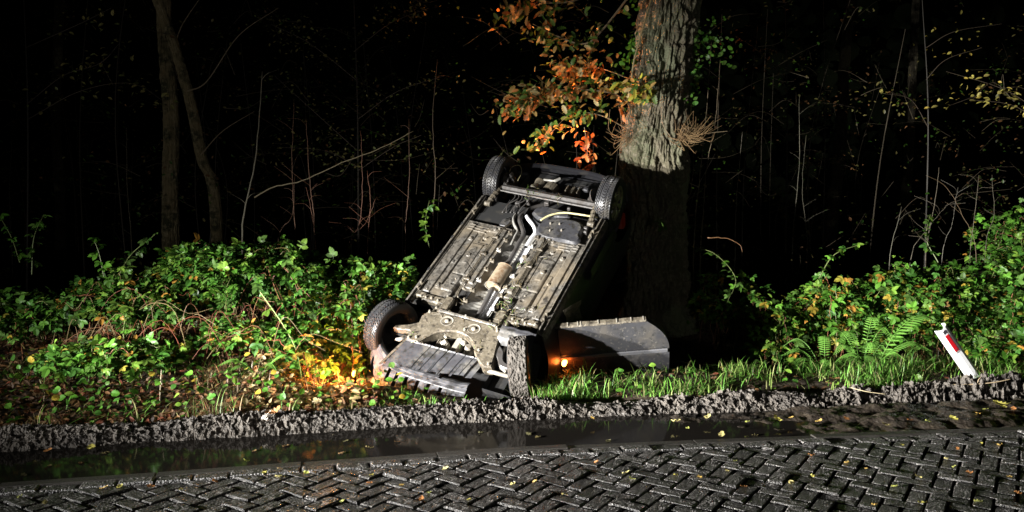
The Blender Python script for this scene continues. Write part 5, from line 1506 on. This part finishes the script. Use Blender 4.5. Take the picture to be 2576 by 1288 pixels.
# hollow, three-sided profile with rounded front; y local = towards the front
prof = [(-.062, -.045), (-.064, -.015), (-.052, .008), (-.02, .020), (.02, .020), (.052, .008), (.064, -.015), (.062, -.045)]
V = []; zs = np.concatenate([np.linspace(-.15, LP - .05, 14), [LP]])
for k, z in enumerate(zs):
    for i, (x, y) in enumerate(prof):
        zt = z
        if k == len(zs) - 1: zt = LP - .012 + .018 * (abs(x) / .064) ** 2 + (.010 if x < 0 else 0)
        V.append((x, y, zt))
m = MB(); m.grid(np.array(V), len(zs), 8)
Vi = [(x * .9, y - .005, z) for x, y, z in V]; m.grid(np.array(Vi), len(zs), 8)
t0 = (len(zs) - 1) * 8
m.grid(np.stack([np.array(V)[t0:], np.array(Vi)[t0:]], 1).reshape(-1, 3), 8, 2)
m.build('post_body', M['white'], post, False)
m = MB(); m.box(-.0, .044, .020, .0265, LP - .265, LP - .075, .002); rf = m.build('reflector', M['red'], post)
m = MB(); m.cyl((.022, .0265, LP - .245), (.022, .0285, LP - .245), .006, None, 10); m.build('rivet', M['dark'], rf)
m = MB(); m.box(-.006, .050, .012, .0235, LP - .28, LP - .05, .003); m.build('reflector_frame', M['white'], post)
m = MB(); m.box(-.004, .038, .020, .0245, LP - .06, LP - .025, .002); m.build('top_slot', M['dark'], post)

# ------------------------------------------------------------------ small things on mud, puddle and road
def fallen(px, py, z, s_, c, label, group, seed, curl=.5, tpl=OAK):
    a, b = (px - 1288) / FPX, -(py - 644) / FPX
    cp, sp_ = math.cos(PITCH), math.sin(PITCH); dz = b * cp - sp_; k = (z - CAM_H) / dz
    p = Vector((a * k, (b * sp_ + cp) * k, z)); r = np.random.default_rng(seed)
    V = tpl[0].copy() * s_ * np.array([1.15, 1, 1]); V[:, 1] -= V[:, 1].mean()
    V[:, 2] = (V[:, 0] ** 2 * 9 + V[:, 1] ** 2 * 7) * curl + .004 + r.normal(0, .003, len(V))
    m = MB(); m.addn(V, tpl[1], c); o = m.build('fallen_leaf', M['dryleaf']); o.location = p; o.rotation_euler = (r.normal(0, .15), r.normal(0, .15), r.uniform(0, 6.28))
    tag(o, label, 'leaf', group)
LY = [(.42, .38, .08), (.38, .40, .10), (.45, .30, .08), (.36, .16, .05), (.48, .42, .16)]
road_leaves = [(455, 1232), (262, 1168 + 60), (112, 1265), (50, 1250), (540, 1212), (665, 1195 - 5), (705, 1180), (700, 1200), (770, 1190), (930, 1215), (935, 1195), (1010, 1222), (1290, 1218), (1080, 1240), (1060, 1256), (1180, 1258), (1345, 1212), (1575, 1190), (1590, 1205), (1500, 1163), (1700, 1195), (1760, 1202), (1830, 1185), (1850, 1160), (2040, 1145), (2045, 1198), (2180, 1180), (2310, 1200), (2250, 1225), (2410, 1130), (2470, 1115), (2515, 1120), (2380, 1155), (2400, 1175), (2440, 1190), (2320, 1265), (2200, 1270), (1990, 1215), (2460, 1262), (2560, 1240), (2270, 1120), (2130, 1165), (1420, 1245), (860, 1262), (380, 1225), (300, 1225), (2540, 1200), (1120, 1180), (620, 1160), (1870, 1225)]
for k, (px, py) in enumerate(road_leaves):
    fallen(px, py, .004, .32 + .28 * ((k * 37) % 10) / 10, LY[(k * 7) % 5], 'small yellow autumn leaf lying on the wet brick road', 'leaves on the brick road', 200 + k, 1.0)
for k, (px, py) in enumerate([(125, 1172), (205, 1165), (60, 1195), (265, 1140), (860, 1140), (870, 1110), (930, 1125), (1000, 1112), (1330, 1092), (1352, 1100), (640, 1135), (1530, 1110), (1900, 1095), (720, 1122), (1210, 1088)]):
    fallen(px, py, -.0535, .45 + .3 * ((k * 3) % 5) / 5, [(.16, .13, .05), (.20, .12, .05), (.14, .13, .06)][k % 3], 'brownish leaf floating on the dark puddle', 'leaves on the puddle', 300 + k, .15)
for k, (px, py) in enumerate([(2335, 1060), (2230, 1070), (1990, 1052), (1955, 1055), (2130, 1055), (1880, 1062), (1780, 1050), (2460, 1040), (2520, 1022), (2550, 1030), (2480, 1030), (1700, 1060), (1490, 1052), (230, 1128), (120, 1135), (1730, 1078), (1815, 1095), (2060, 1060), (2400, 1055), (2290, 1058)]):
    fallen(px, py, .0, .5 + .5 * ((k * 3) % 5) / 5, LY[(k * 3 + 1) % 5], 'autumn leaf lying along the wet foot of the mud bank', 'leaves on the mud', 400 + k, 1.0)
# big crumpled pale leaf
def crumple(name, label, px, py, Y, size, mat, seed, cat, h=.6):
    p = at(px, py, Y); r = np.random.default_rng(seed); n = 22
    a, b = np.meshgrid(np.linspace(-1, 1, n), np.linspace(-1, 1, n), indexing='ij'); d = np.clip(1 - (a * a + b * b) ** 2 * .5, .2, 1)
    z = np.abs(fbm(a * 2 + seed, b * 2, o=3)) * size * h
    m = MB(); m.grid(np.stack([a * size * d, b * size * .7 * d, z], -1).reshape(-1, 3), n, n); o = m.build(name, mat)
    o.location = (p.x, Y, p.z); o.rotation_euler = (.6, .1, r.uniform(0, 1)); tag(o, label, cat)
crumple('crumpled_paper', 'pale crumpled scrap lying on the edge of the mud bank', 668, 1058, 6.34, .075, M['paper'], 4, 'litter', 1.1)
fallen(690, 1040, .12, 1.2, (.34, .16, .05), 'brown leaf standing beside the pale crumpled scrap', None, 500, 1.4)
fallen(2522, 1020, .05, 1.5, (.40, .36, .08), 'large yellow green leaf on the mud at the right edge', None, 501, .8)
def stick(label, pts, r0, c, seed):
    P = [at(*p) for p in pts]; o0 = P[0]; m = MB(); Q = spline([tuple(p - o0) for p in P], 6); m.tube(Q, np.linspace(r0, r0 * .5, len(Q)), 6, c)
    o = m.build('twig', M['stem'], None, True); o.location = o0; tag(o, label, 'twig')
stick('bare twig lying on top of the mud bank at the right', [(2385, 968, 7.35), (2440, 967, 7.33), (2500, 962, 7.3), (2545, 953, 7.3)], .007, (.34, .26, .16), 1)
stick('small twig stub rising from the bare twig on the mud', [(2458, 966, 7.32), (2462, 955, 7.32), (2468, 948, 7.32)], .004, (.34, .26, .16), 2)
stick('pale stalk lying across the mud bank below the ferns', [(2140, 975, 7.1), (2180, 985, 7.0), (2230, 992, 6.95)], .004, (.40, .33, .2), 3)
stick('thin straw sticking out of the puddle left of centre', [(840, 1092, 6.22), (818, 1110, 6.15), (808, 1122, 6.1)], .003, (.4, .35, .24), 4)
stick('pale broken stalk in the left undergrowth near the frame edge', [(100, 955, 6.9), (118, 1000, 6.75), (135, 1035, 6.6)], .005, (.42, .38, .2), 5)
stick('thin upright straw in the litter left of the orange glow', [(402, 1040, 6.7), (403, 980, 6.75), (406, 930, 6.8)], .004, (.42, .36, .24), 6)
